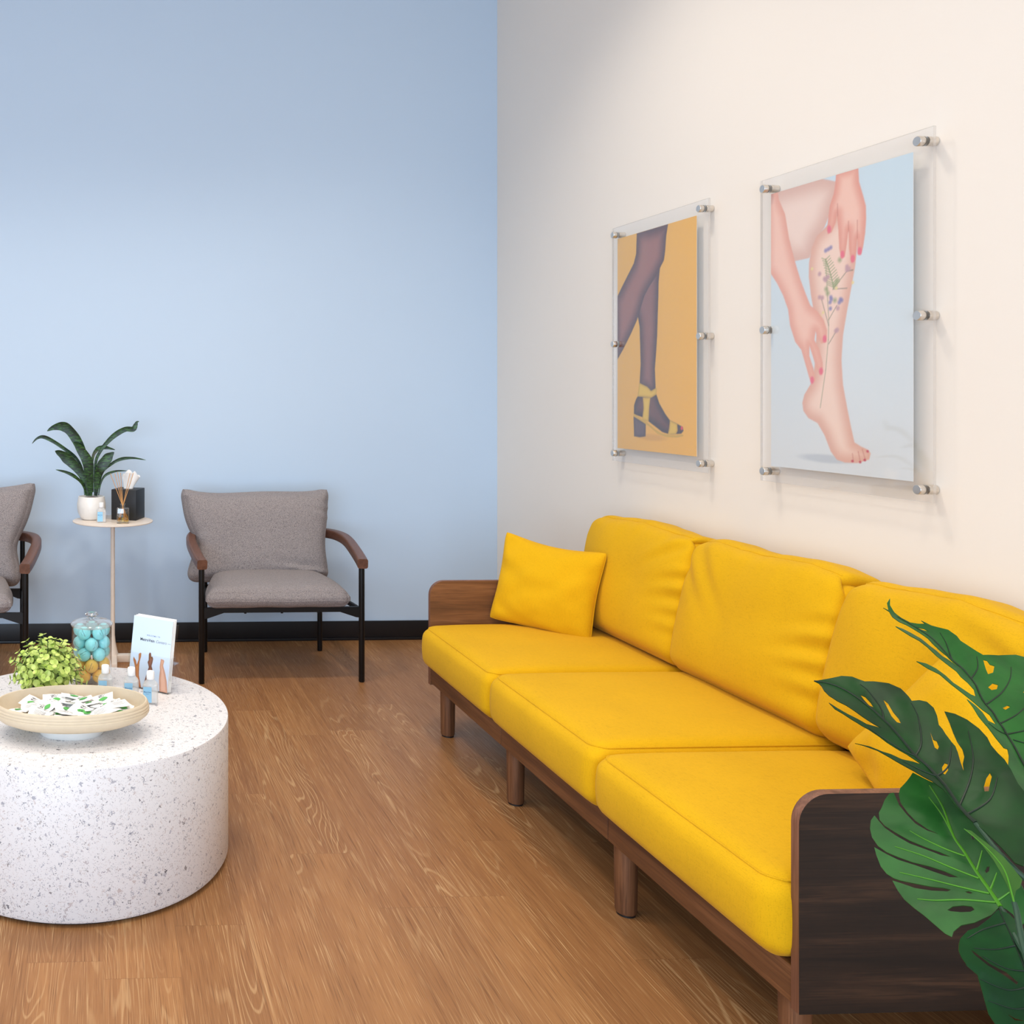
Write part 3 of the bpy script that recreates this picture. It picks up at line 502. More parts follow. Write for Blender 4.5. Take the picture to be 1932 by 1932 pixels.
def back_cushion(y0, y1, zc, h, seed, tilt, xc, folds, droop=0.0, over=0.0):
    w, d = 0.165, y1-y0
    def fn(p, q):
        p = p.copy()
        c = (1-q.y**4)*(1-q.z**4)
        if q.x < 0: p.x -= 0.040*c
        else: p.x += 0.008*c
        # pillow ends swell below and pull in at the top corners
        p.y += 0.016*(1-q.z**2)*math.copysign(q.y**6, q.y)
        p.y -= math.copysign(max(0, q.z)**3*0.034*q.y**8, q.y)
        if q.y > 0: p.y += over*max(0, min(1, q.z+0.45))*q.y**2
        if q.z > 0:
            p.z -= 0.022*(abs(q.y)**5)*q.z
            p.z += 0.006*math.sin(q.y*5+seed)*q.z - droop*max(0, -q.y)*q.z*0.05
        nz = noise.noise(Vector((p.y*6+seed, p.z*7, seed)))
        p.x += 0.008*nz*c
        front = 1.0 if q.x < 0.2 else 0.0
        for (fy, fz, sl, amp, sg, reach) in folds:
            t = q.y-fy; m = math.exp(-(t/reach)**2)
            k = (q.z-fz-sl*t)/sg
            p.x += front*amp*m*(math.exp(-k*k)-0.7*math.exp(-(k-1.6)**2))
        if q.z > 0.55:      # small gathers along the top seam
            p.x += 0.003*math.sin(q.y*26+seed*3)*(q.z-0.55)*front
            p.z += 0.0025*math.sin(q.y*17+seed)*(q.z-0.55)
        return p
    bm = soft_box(w, d, h, 0.052, 64, fn)
    pipe = piping(bm, [(-w/2+0.014, -d/2+0.05+(d-0.1)*k/40, h/2-0.016) for k in range(41)], 0.0014, False)
    T = Matrix.Translation((xc, (y0+y1)/2, zc)) @ Matrix.Rotation(R(tilt), 4, 'Y'); shift(bm, T); shift(pipe, T)
    c = obj('back_cushion', bm, M['yellow'], sofa, True); obj('seam', pipe, M['yellow'], c, True)
F1 = [(-1.0, 0.02, -0.35, 0.015, 0.10, 0.33), (-1.0, 0.34, -0.5, 0.012, 0.09, 0.30), (-1.0, -0.28, -0.2, 0.010, 0.09, 0.28), (-1.0, -0.55, -0.1, 0.007, 0.09, 0.28), (-0.75, 0.70, -0.9, 0.008, 0.10, 0.32)]
F2 = [(-1.0, 0.06, -0.40, 0.018, 0.10, 0.36), (-1.0, -0.26, -0.25, 0.012, 0.09, 0.34), (-1.0, 0.38, -0.5, 0.008, 0.09, 0.28), (-1.0, -0.58, -0.1, 0.009, 0.09, 0.3), (0.85, 0.45, 1.3, 0.007, 0.14, 0.3), (0.55, 0.5, 1.5, 0.005, 0.15, 0.3)]
F3 = [(-0.6, 0.5, 0.4, 0.008, 0.12, 0.5), (-1.0, 0.1, 0.4, 0.010, 0.12, 0.4)]
back_cushion(3.005, 3.655, 0.640, 0.452, 1.3, 13.5, 2.000, F1, 0.0, 0.045)
back_cushion(2.372, 3.035, 0.638, 0.455, 4.1, 13.5, 1.996, F2)
back_cushion(1.735, 2.400, 0.640, 0.450, 7.7, 13.5, 1.992, F3, 0.6)

def throw_pillow(label, center, normal, w, h, T, rot, seed, sag=0.0):
    n = 34; bm = B(); top = {}; bot = {}
    def f(u, v, s):
        e = ((1-u*u)*(1-v*v))
        x = w/2*u*(1-0.075*(1-v*v)*abs(u)); y = h/2*v*(1-0.075*(1-u*u)*abs(v))
        z = s*T*(max(e, 0)**0.48)*(1.0-0.12*noise.noise(Vector((u*1.5+seed, v*1.5, s))))
        wr = 0.008*noise.noise(Vector((u*3.2+seed, v*3.2, 2.0)))+0.006*math.sin((u*0.7+v)*9+seed)*(abs(u)**4+abs(v)**4)*0.8
        z += s*wr*min(1, e*6)
        y -= sag*(1-u*u)*max(0, v)
        cr = 1-0.05*(u*v)**6; x *= cr; y *= cr
        return Vector((x, y, z))
    for j in range(n+1):
        for i in range(n+1):
            u = math.sin((2*i/n-1)*math.pi/2); v = math.sin((2*j/n-1)*math.pi/2)
            top[i, j] = bm.verts.new(f(u, v, 1))
            bot[i, j] = top[i, j] if i in (0, n) or j in (0, n) else bm.verts.new(f(u, v, -1))
    for j in range(n):
        for i in range(n):
            bm.faces.new((top[i, j], top[i+1, j], top[i+1, j+1], top[i, j+1]))
            bm.faces.new((bot[i, j+1], bot[i+1, j+1], bot[i+1, j], bot[i, j]))
    edge = [top[i, 0].co.copy() for i in range(n)]+[top[n, j].co.copy() for j in range(n)]+[top[i, n].co.copy() for i in range(n, 0, -1)]+[top[0, j].co.copy() for j in range(n, -1, -1)]
    N = Vector(normal).normalized(); U = Vector((0, 0, 1)).cross(N).normalized(); V = N.cross(U)
    Mx = Matrix((U, V, N)).transposed().to_4x4() @ Matrix.Rotation(R(rot), 4, 'Z')
    bm2 = B(); tube(bm2, edge, 0.0022, 6, cap=False)
    shift(bm, Mx); shift(bm2, Mx)
    t = thing('throw_pillow', label, 'pillow', center)
    obj('cushion', bm, M['yellow_pillow'], t); obj('piping', bm2, M['yellow_pillow'], t)
    return t
throw_pillow('square yellow throw pillow standing in the far corner of the sofa', (1.714, 3.540, 0.594), (-0.67, -0.70, 0.22), 0.390, 0.358, 0.074, -6.5, 2.0, 0.014)
throw_pillow('yellow throw pillow tipped on its corner behind the big green leaves', (1.80, 1.930, 0.555), (-0.93, 0.02, 0.33), 0.36, 0.36, 0.060, 60, 6.0)

# ---------------------------------------------------------------- lounge chairs
chair = thing('lounge_chair', 'grey upholstered lounge chair with curved wooden arms standing alone beside the sofa', 'chair', (0.826, 4.28, 0), 0, 'grey lounge chairs at the blue wall')
half = [(0.372, -0.024, 0.552), (0.380, 0.05, 0.562), (0.388, 0.17, 0.580), (0.392, 0.29, 0.598), (0.384, 0.38, 0.609), (0.355, 0.46, 0.615), (0.29, 0.515, 0.618), (0.17, 0.54, 0.619), (0.0, 0.546, 0.619)]
bm = B(); sweep(bm, smooth_path(half+[(-x, y, z) for x, y, z in half[-2::-1]], 6), 0.048, 0.046, 0.010); obj('arm_bow', bm, M['walnut'], chair)
for sx in (-1, 1):
    bm = B(); lathe(bm, [(0.0115, 0), (0.0135, 0.004), (0.0135, 0.535)], 20, (sx*0.373, 0, 0)); obj('leg', bm, M['black_metal'], chair)
    bm = B(); lathe(bm, [(0.0115, 0), (0.0128, 0.004), (0.0128, 0.60)], 20, (sx*0.300, 0.525, 0)); obj('leg', bm, M['black_metal'], chair)
    bm = B(); tube(bm, [(sx*0.366, 0, 0.335), (sx*0.345, 0.2, 0.335), (sx*0.303, 0.525, 0.335)], 0.012, 10); obj('side_rail', bm, M['black_metal'], chair)
def bracket_rail(y, k):
    o = [(-0.362*k, 0.350), (0.362*k, 0.350), (0.362*k, 0.300), (0.345*k, 0.302), (0.27*k, 0.327), (-0.27*k, 0.327), (-0.345*k, 0.302), (-0.362*k, 0.300)]
    bm = B(); a = [bm.verts.new((x, y-0.008, z)) for x, z in o]; b = [bm.verts.new((x, y+0.008, z)) for x, z in o]
    bm.faces.new(a); bm.faces.new(b[::-1])
    for i in range(len(o)): bm.faces.new((a[i], b[i], b[(i+1) % len(o)], a[(i+1) % len(o)]))
    for x in (-0.17, 0.0, 0.17): lathe(bm, [(0.006, 0.322), (0.006, 0.328)], 10, (x*k, y, 0))
    bmesh.ops.recalc_face_normals(bm, faces=bm.faces)
    return bm
obj('front_rail', bracket_rail(0.0, 1.0), M['black_metal'], chair); obj('rear_rail', bracket_rail(0.515, 0.8), M['black_metal'], chair)
def f_seat(p, q):
    p = p.copy(); t = (q.y+1)/2
    p.x *= 1-0.16*t*t
    p.y -= 0.20*(q.x**2)*t
    p.y -= 0.012*(1-q.x**2)*(1-t)
    c = (1-q.x**4)*(1-q.y**4)
    if q.z > 0: p.z += 0.026*c - 0.018*(1-t)*(1-q.x**2*0.3) - 0.010*q.x**4
    p.z += 0.003*noise.noise(p*9)
    return p
bm = soft_box(0.672, 0.52, 0.100, 0.046, 28, f_seat); shift(bm, Matrix.Translation((-0.020, 0.215, 0.402))); obj('seat_cushion', bm, M['grey_fab'], chair)
def back_pad(tall, seed, flip=1):
    def f(p, q):
        p = p.copy(); c = (1-q.x**4)*(1-q.z**4)
        p.y += (-0.045 if q.y < 0 else 0.02)*c
        t = (q.z+1)/2
        p.x *= 0.93+0.07*t+0.02*abs(q.z)**3-0.012*math.sin(math.pi*t)
        if flip < 0 and q.x < 0: p.x *= 1-0.13*(1-t)
        p.x *= 1-(0.125 if q.x < 0 else 0.03)*math.exp(-((t-0.40)/0.20)**2)
        p.z += 0.012*abs(q.x)**5*max(0, q.z)
        if q.z > 0: p.z -= (0.014*(1-q.x**2)-0.01*abs(q.x)**6)*q.z
        p.z += 0.006*math.sin(q.x*4+seed)*max(0, q.z)
        p.y += 0.007*noise.noise(Vector((p.x*6, p.z*6, seed)))*c
        for (fx, fz, sl, amp, sg, reach) in ((1.0, 0.35, -0.5, 0.010, 0.06, 0.25), (1.0, 0.55, -0.4, 0.008, 0.05, 0.2), (-1.0, -0.15, 0.8, 0.012, 0.07, 0.25), (0.6, -0.75, -0.2, 0.010, 0.06, 0.4), (-0.9, 0.85, 0.4, 0.008, 0.05, 0.15)):
            tt = q.x-fx; k = (q.z-fz-sl*tt)/sg
            p.y -= amp*math.exp(-(tt/reach)**2)*(math.exp(-k*k)-0.7*math.exp(-(k-1.6)**2))*(1 if q.y < 0 else 0)
        return p
    bm = soft_box(0.755, 0.135, 0.46*tall, 0.055, 36, f)
    if flip < 0:
        for v in bm.verts: v.co.x = -v.co.x
        bmesh.ops.reverse_faces(bm, faces=bm.faces)
    shift(bm, Matrix.Translation((-0.052 if flip > 0 else -0.002, 0.415, 0.398+0.22*tall)) @ Matrix.Rotation(R(-13), 4, 'X')); return bm
pad = obj('back_cushion', back_pad(1.0, 1.0), M['grey_fab'], chair)
ch2 = dup(chair, (-0.724, 4.225, 0), R(-1.5), 'grey upholstered lounge chair with curved wooden arms left of the plant table')
for c in ch2.children:
    if c.name.startswith('back_cushion'):
        bm = back_pad(1.07, 5.0, -1); me = bpy.data.meshes.new('back_cushion'); bm.to_mesh(me); bm.free()
        me.materials.append(M['grey_fab']); me.polygons.foreach_set('use_smooth', [True]*len(me.polygons)); c.data = me

# ---------------------------------------------------------------- round terrazzo table
TX, TY, TR, TZ0 = -0.07, 2.774, 0.44, 0.40
t = thing('coffee_table', 'low round drum coffee table of speckled white terrazzo', 'table', (TX, TY, 0))
bm = B(); lathe(bm, [(0.0, 0.006), (TR-0.018, 0.006), (TR-0.006, 0.010), (TR, 0.020), (TR, TZ0-0.004), (TR-0.0015, TZ0-0.001), (TR-0.005, TZ0), (0, TZ0)], 160); obj('drum', bm, M['terrazzo'], t)
bm = B(); lathe(bm, [(TR-0.02, 0), (TR-0.02, 0.008)], 96); obj('base_ring', bm, M['foot'], t)

# ---------------------------------------------------------------- side table by the blue wall
SX, SY, SZ = 0.047, 4.65, 0.705
t = thing('side_table', 'slim cream metal pedestal side table between the two grey chairs', 'table', (SX, SY, 0))
bm = B(); lathe(bm, [(0, SZ-0.007), (0.196, SZ-0.007), (0.200, SZ-0.005), (0.200, SZ-0.001), (0.198, SZ), (0, SZ)], 96); obj('table_top', bm, M['cream_metal'], t)
bm = B(); lathe(bm, [(0.011, 0.02), (0.011, SZ-0.006)], 20); obj('pole', bm, M['cream_metal'], t)
bm = B()
box(bm, -0.17, 0.17, -0.02, 0.02, 0.0, 0.036, 0.004); box(bm, -0.02, 0.02, -0.17, 0.17, 0.0, 0.036, 0.004)
lathe(bm, [(0.030, 0.034), (0.022, 0.06), (0.014, 0.10), (0.0112, 0.13)], 24); obj('base', bm, M['cream_metal'], t)

# items on the side table
t = thing('snake_plant', 'small snake plant with banded leaves in a white pot', 'plant', (-0.060, 4.690, SZ))
bm = B(); lathe(bm, [(0, 0), (0.042, 0), (0.052, 0.006), (0.068, 0.035), (0.0725, 0.06), (0.072, 0.08), (0.066, 0.116), (0.063, 0.117), (0.062, 0.108), (0, 0.104)], 48); obj('pot', bm, M['white_cer'], t)
bm = B(); lathe(bm, [(0.0, 0.112), (0.04, 0.110), (0.0615, 0.105)], 32); obj('soil', bm, M['soil'], t)
for k, (pts, hw) in enumerate(SNAKE):
    dep = (-0.02, 0.02, 0.0, -0.03, -0.035, -0.03, 0.02, 0.05, 0.03, -0.01)[k]
    P = smooth_path([(x+0.060, dep*min(1, i/2.0), z-SZ) for i, (x, z) in enumerate(pts)], 8)
    bm = B(); n = len(P); prev = None
    for i, p in enumerate(P):
        s = i/(n-1); tg = (P[min(i+1, n-1)]-P[max(i-1, 0)]).normalized()
        side = tg.cross(Vector((0.15, 1, 0.1))).normalized()
        wv = hw*0.92*min(1.0, 0.30+1.5*s)*(1-max(0, (s-0.62)/0.38)**1.6)*(1+0.06*math.sin(s*20+k))+0.0006
        a = bm.verts.new(p+side*wv); m = bm.verts.new(p+Vector((0, 0.22*wv, 0))); b = bm.verts.new(p-side*wv)
        if prev: bm.faces.new((prev[0], a, m, prev[1])); bm.faces.new((prev[1], m, b, prev[2]))
        prev = (a, m, b)
    solidify(bm, 0.0016); obj('leaf', bm, M['snake'], t)
t = thing('tissue_box', 'black cube tissue box with a white tissue pulled up', 'tissue box', (0.1255, 4.713, SZ), R(-22))
bm = B(); hb = 0.066; box(bm, -hb, hb, -hb, hb, 0, 0.152, 0.003); obj('box', bm, M['black_box'], t)
bm = B()
def tis(u, v):
    a = u*2*math.pi; r = 0.024+0.020*v**1.3*(1+0.25*math.sin(3*a+1)+0.2*math.sin(2*a)); r2 = r*0.5
    return Vector((r*math.cos(a)+0.012*v, r2*math.sin(a)+0.004*math.sin(5*a)*v, 0.148+0.078*v*(1-0.16*math.sin(2*a+0.6)-0.1*math.cos(5*a))))
grid_sheet(bm, tis, 60, 14); bmesh.ops.remove_doubles(bm, verts=bm.verts, dist=1e-5); obj('tissue', bm, M['tissue'], t)
DX, DY = 0.095, 4.545
t = thing('reed_diffuser', 'small clear glass reed diffuser bottle half full of amber oil', 'diffuser', (DX, DY, SZ))
bm = B(); box(bm, -0.030, 0.030, -0.022, 0.022, 0, 0.078, 0.006, 3)
obj('bottle', bm, M['thick_glass'], t)
bm = B(); lathe(bm, [(0.010, 0.078), (0.010, 0.090), (0.013, 0.091), (0.013, 0.096), (0.008, 0.096), (0.008, 0.080)], 24, cap0=False, cap1=False); obj('neck', bm, M['glass'], t)
bm = B(); box(bm, -0.027, 0.027, -0.019, 0.019, 0.008, 0.048, 0.004); obj('oil', bm, M['oil'], t)
tops = [(875, 540), (910, 540), (933, 532), (955, 532), (1030, 538), (1056, 536)]
names = ['leftmost of the rattan reeds standing in the glass diffuser', 'second rattan reed from the left in the glass diffuser', 'third rattan reed from the left in the glass diffuser', 'fourth rattan reed from the left in the glass diffuser', 'second rattan reed from the right in the glass diffuser', 'rightmost of the rattan reeds standing in the glass diffuser']
for k, (tx, tz) in enumerate(tops):
    x1 = (tx-973)/4.2*4.56/1755; z1 = 0.088+(790-tz)/4.2*4.56/1755; y1 = (-0.01, 0.012, 0.02, -0.015, 0.01, -0.008)[k]
    s = -0.066/(z1-0.088)
    bm = B(); tube(bm, [(x1*s*1.1, y1*s, 0.010), (0.0010*(k-2.5), (0.0065, -0.0052, -0.0013, 0.0026, -0.0078, 0.0052)[k]*0.8, 0.088), (x1, y1, z1)], 0.0015, 8)
    tag(obj('diffuser_reed', bm, M['reed'], loc=(DX, DY, SZ)), names[k], 'reed', 'reeds in the diffuser')
def sanitizer(label, loc, rz):
    t = thing('sanitizer_bottle', label, 'bottle', loc, rz, 'little sanitizer bottles')
    bm = B(); box(bm, -0.0225, 0.0225, -0.0125, 0.0125, 0, 0.060, 0.006, 3)
    for v in bm.verts:
        if v.co.z > 0.05: pass
    lathe(bm, [(0.0225, 0.058), (0.019, 0.066), (0.012, 0.072), (0.0095, 0.074), (0.0095, 0.078)], 28, sy=0.6, cap0=False, cap1=False)
    obj('body', bm, M['gel'], t)
    bm = B(); lathe(bm, [(0, 0.0745), (0.0118, 0.0745), (0.0122, 0.076), (0.0118, 0.096), (0.0105, 0.098), (0, 0.098)], 28); obj('cap', bm, M['cap'], t)
    bm = B(); box(bm, -0.0195, 0.006, -0.0131, -0.0127, 0.006, 0.053); lb = obj('label_sticker', bm, M['blue_label'], t, smooth=False)
    X = Matrix.Translation((-0.0068, -0.0133, 0.036)) @ Matrix.Rotation(R(90), 4, 'X')
    obj('lettering', text_bm('MetroVein', 0.0052, X, bold=0.008), M['blue_ink'], lb, smooth=False)
    X = Matrix.Translation((-0.0068, -0.0133, 0.031)) @ Matrix.Rotation(R(90), 4, 'X')
    obj('lettering', text_bm('Centers', 0.003, X), M['blue_ink'], lb, smooth=False)
    return t
sb = sanitizer('tiny blue-labelled sanitizer bottle in front of the white snake plant pot', (-0.010, 4.578, SZ), R(4))
dup(sb, (0.143, 2.822, TZ0), R(-14), 'blue-labelled sanitizer bottle nearest the brochure legs, touching the bowl side')
dup(sb, (0.086, 2.862, TZ0), R(-10), 'blue-labelled sanitizer bottle at the left edge of the brochure holder')
dup(sb, (0.006, 2.890, TZ0), R(-6), 'blue-labelled sanitizer bottle in front of the glass jar')

# ---------------------------------------------------------------- items on the terrazzo table
BX, BY = -0.087, 2.585
t = thing('bowl', 'wide cream oval ribbed bowl on a white foot full of sachets', 'bowl', (BX, BY, TZ0))
prof = [(0.0, 0.024), (0.085, 0.025), (0.13, 0.029), (0.175, 0.037), (0.200, 0.047), (0.211, 0.056), (0.2145, 0.062), (0.2150, 0.066), (0.2128, 0.068), (0.2148, 0.071), (0.2146, 0.0735), (0.2122, 0.0755), (0.2138, 0.078), (0.2132, 0.081), (0.211, 0.083), (0.2115, 0.086), (0.2095, 0.090), (0.2070, 0.0925), (0.2042, 0.092), (0.2030, 0.087), (0.200, 0.070), (0.185, 0.052), (0.14, 0.043), (0.0, 0.040)]
SYB = 0.63
bm = B(); lathe(bm, prof, 128, sy=SYB); obj('dish', bm, M['bowl'], t)
bm = B(); lathe(bm, [(0.084, 0), (0.088, 0.003), (0.094, 0.027)], 96, sy=SYB+0.05); obj('foot', bm, M['bowl_foot'], t)
def sachet_proto(kind):
    lab = 'small white paper sachet with a green leaf mark, lying in the cream bowl' if kind else 'small white paper sachet with rows of fine print, lying in the cream bowl'
    w, h = 0.064, 0.046; n, m = 12, 8; bm = B(); T = {}; Bt = {}
    for j in range(m+1):
        for i in range(n+1):
            u, v = 2*i/n-1, 2*j/m-1; e = max(0, (1-min(1, abs(u)*1.1)**2)*(1-min(1, abs(v)*1.12)**2)); z = 0.0032*e**0.6
            T[i, j] = bm.verts.new((w/2*u, h/2*v, z+0.0003+0.0006*math.sin(u*5+v*3))); Bt[i, j] = bm.verts.new((w/2*u, h/2*v, -z-0.0003+0.0006*math.sin(u*5+v*3)))
    for j in range(m):
        for i in range(n):
            bm.faces.new((T[i, j], T[i+1, j], T[i+1, j+1], T[i, j+1])); bm.faces.new((Bt[i, j+1], Bt[i+1, j+1], Bt[i+1, j], Bt[i, j]))
    bd = [(i, 0) for i in range(n)]+[(n, j) for j in range(m)]+[(i, m) for i in range(n, 0, -1)]+[(0, j) for j in range(m, 0, -1)]
    for a, b in zip(bd, bd[1:]+bd[:1]): bm.faces.new((T[b], T[a], Bt[a], Bt[b]))
    t = thing('sachet', lab, 'sachet', (0, 0, 0), 0, 'white sachets in the bowl')
    obj('packet', bm, M['paper'], t)
    if kind:
        bm = B()
        def lf(u, v):
            x = -0.012+0.026*u; ww = 0.008*math.sin(math.pi*min(1, u*0.96+0.02))**0.8
            return Vector((x+0.004, -0.007+ww*(2*v-1)+0.003*u, 0.0046))
        grid_sheet(bm, lf, 10, 4); obj('leaf_mark', bm, M['leaf_mark'], t)
        bm = text_bm('SIMPLY\nMINT', 0.0068, Matrix.Translation((0, 0.0105, 0.0046)), bold=0.01); obj('lettering', bm, M['ink'], t, smooth=False)
    else:
        bm = text_bm('SIMPLY  MINT', 0.0056, Matrix.Translation((0, 0.012, 0.0046)), bold=0.005)
        obj('lettering', bm, M['ink'], t, smooth=False)
        bm = B()
        for k in range(4): box(bm, -0.018, 0.018-0.006*(k % 2), 0.002-0.0055*k, 0.0028-0.0055*k, 0.0044, 0.0046)
        obj('fine_print', bm, M['ink_light'], t, smooth=False)
    return t
protos = [sachet_proto(1), sachet_proto(0)]; first = [True, True]
spots = []
for lay, (N, z) in enumerate(((20, 0.0575), (20, 0.066), (16, 0.0735))):
    for k in range(N):
        rr = math.sqrt((k+0.5)/N)*(0.158-0.014*lay); a = k*2.399963+lay*0.9
        spots.append((rr*math.cos(a), rr*math.sin(a)*0.60, z+0.006*rnd.random(), lay))
for i, (x, y, z, lay) in enumerate(spots):
    kd = 0 if rnd.random() < 0.45 else 1
    tk = (0.5, 0.8, 1.0)[lay]; rot = ((rnd.uniform(-0.42, 0.30)+0.12)*tk, rnd.uniform(-0.38, 0.38)*tk, rnd.uniform(-1.1, 1.1))
    L = (BX+x, BY+y, TZ0+z)
    if first[kd]: first[kd] = False; protos[kd].location = L; protos[kd].rotation_euler = rot
    else: dup(protos[kd], L, rot=rot)

# glass jar with golf balls
JX, JY, JR = -0.038, 3.033, 0.0655
t = thing('glass_jar', 'clear lidded glass jar of turquoise and orange golf balls', 'jar', (JX, JY, TZ0))
bm = B(); lathe(bm, [(0, 0.0), (JR-0.003, 0.0), (JR, 0.004), (JR, 0.186), (JR-0.0025, 0.186), (JR-0.0025, 0.008), (0, 0.007)], 64); obj('body', bm, M['glass'], t)
bm = B(); lathe(bm, [(0, 0.187), (JR+0.001, 0.187), (JR+0.003, 0.190), (JR+0.003, 0.193), (JR-0.004, 0.199), (0.042, 0.204), (0.020, 0.206), (0.010, 0.207), (0, 0.207)], 64); ld = obj('lid', bm, M['lid_glass'], t)
bm = B(); lathe(bm, [(0, 0.206), (0.010, 0.206), (0.009, 0.210), (0.016, 0.214), (0.021, 0.219), (0.022, 0.222), (0.018, 0.227), (0.010, 0.229), (0, 0.229)], 12); obj('knob', bm, M['knob'], ld, smooth=False)
GR = 0.02135
def ball_proto(mat, label):
    g = thing('golf_ball', label, 'golf ball', (0, 0, 0), 0, 'golf balls in the jar')
    bm = B(); bmesh.ops.create_icosphere(bm, subdivisions=4, radius=GR); obj('ball', bm, mat, g)
    tb = text_bm('MetroVein', 0.0058, Matrix.Identity(4))
    for k in range(2):
        x = text_bm('Centers' if k else '- 1 -', 0.0036, Matrix.Translation((0, -0.006 if k else 0.0075, 0)))
        me = bpy.data.meshes.new('x'); x.to_mesh(me); x.free(); tb.from_mesh(me); bpy.data.meshes.remove(me)
    for v in tb.verts:
        x, z = v.co.x, v.co.y; v.co = Vector((x, -math.sqrt(max(1e-9, (GR+0.0001)**2-x*x-z*z)), z))
    obj('logo', tb, M['ink'], g); return g
gb = ball_proto(M['ball_blue'], ''); go = ball_proto(M['ball_orange'], ''); used = {0: False, 1: False}
lay_names = ['bottom layer', 'second layer from the bottom', 'middle layer', 'second layer from the top', 'top layer']
for layer in range(5):
    off = 36 if layer % 2 == 0 else 0
    for k in range(5):
        a = off+72*k; a = (a+180) % 360-180          # 0 = towards the camera
        x, y = 0.0405*math.sin(R(a)), -0.0405*math.cos(R(a))
        pos = {0: 'front', 36: 'front right', -36: 'front left', 72: 'right side', -72: 'left side', 108: 'rear right', -108: 'rear left', 144: 'back right', -144: 'back left', 180: 'back', -180: 'back'}[round(a)]
        o_ = layer < 2
        lab = '%s golf ball, %s of the %s' % ('orange' if o_ else 'turquoise', pos, lay_names[layer])
        src = go if o_ else gb; L = (JX+x, JY+y, TZ0+0.0088+GR+0.0346*layer)
        rt = (rnd.uniform(-0.6, 0.5), rnd.uniform(-1.4, 1.4), rnd.uniform(-0.7, 0.7))
        if not used[o_]: used[o_] = True; src.location = L; src.rotation_euler = rt; src['label'] = lab
        else: dup(src, L, rot=rt, label=lab)

# eucalyptus plant
PX, PY = -0.172, 2.868
t = thing('potted_greenery', 'bushy lime-green round-leaved plant in a small white pot behind the bowl', 'plant', (PX, PY, TZ0))
bm = B(); lathe(bm, [(0, 0), (0.050, 0), (0.056, 0.004), (0.062, 0.05), (0.060, 0.052), (0.057, 0.045), (0, 0.042)], 40); obj('pot', bm, M['white_cer'], t)
bmL = B(); bmS = B(); r2 = random.Random(11)
def disc(c, nrm, ax, r):
    nrm = nrm.normalized(); a = (ax-nrm*ax.dot(nrm)).normalized(); b = nrm.cross(a)
    ring = []
    for k in range(9):
        q = 2*math.pi*k/9
        ring.append(bmL.verts.new(c+a*(r*1.0*math.cos(q)+r)+b*r*math.sin(q)+nrm*r*0.28))
    m = bmL.verts.new(c+a*r-nrm*r*0.02)
    for k in range(9): bmL.faces.new((m, ring[k], ring[(k+1) % 9]))
for k in range(58):
    u = (k+0.5)/58; el = math.asin(1-1.30*u); az = k*2.399963
    d = Vector((math.cos(az)*math.cos(el), math.sin(az)*math.cos(el), math.sin(el)))
    Ln = 0.098*(0.86+0.26*r2.random())
    c0 = Vector((0.0, 0.0, 0.055)); e = c0+Vector((d.x*Ln*1.13, d.y*Ln*0.95, d.z*Ln*1.18+0.020))
    if (e.x-(JX-PX))**2+(e.y-(JY-PY))**2 < (JR+0.012)**2 or e.z < 0.012: continue
    if e.z < 0.1 and ((e.x+PX-BX)/0.225)**2+((e.y+PY-BY)/0.15)**2 < 1: continue
    mid = c0.lerp(e, 0.5)+Vector((0, 0, 0.012)); P = smooth_path([c0, mid, e], 8)
    tube(bmS, P, 0.0012, 5)
    n = len(P)
    for s in range(5):
        f = 0.42+0.145*s; p = P[min(n-1, int(f*(n-1)))]; tg = (e-mid).normalized()
        ax = tg.cross(Vector((r2.uniform(-1, 1), r2.uniform(-1, 1), r2.uniform(-0.3, 1))).normalized()).normalized()
        if s % 2: ax = tg.cross(ax)
        rr = (0.0112, 0.0120, 0.0116, 0.0100, 0.0070)[s]*(0.85+0.3*r2.random())
        for sg in (1, -1):
            disc(p+ax*0.001*sg, tg+Vector((0, 0, 0.35))+ax*sg*(-0.35), ax*sg+tg*(0.25+0.2*r2.random()), rr)
solidify(bmL, 0.0005)
obj('foliage', bmL, M['box_leaf'], t); obj('stem', bmS, M['box_stem'], t)

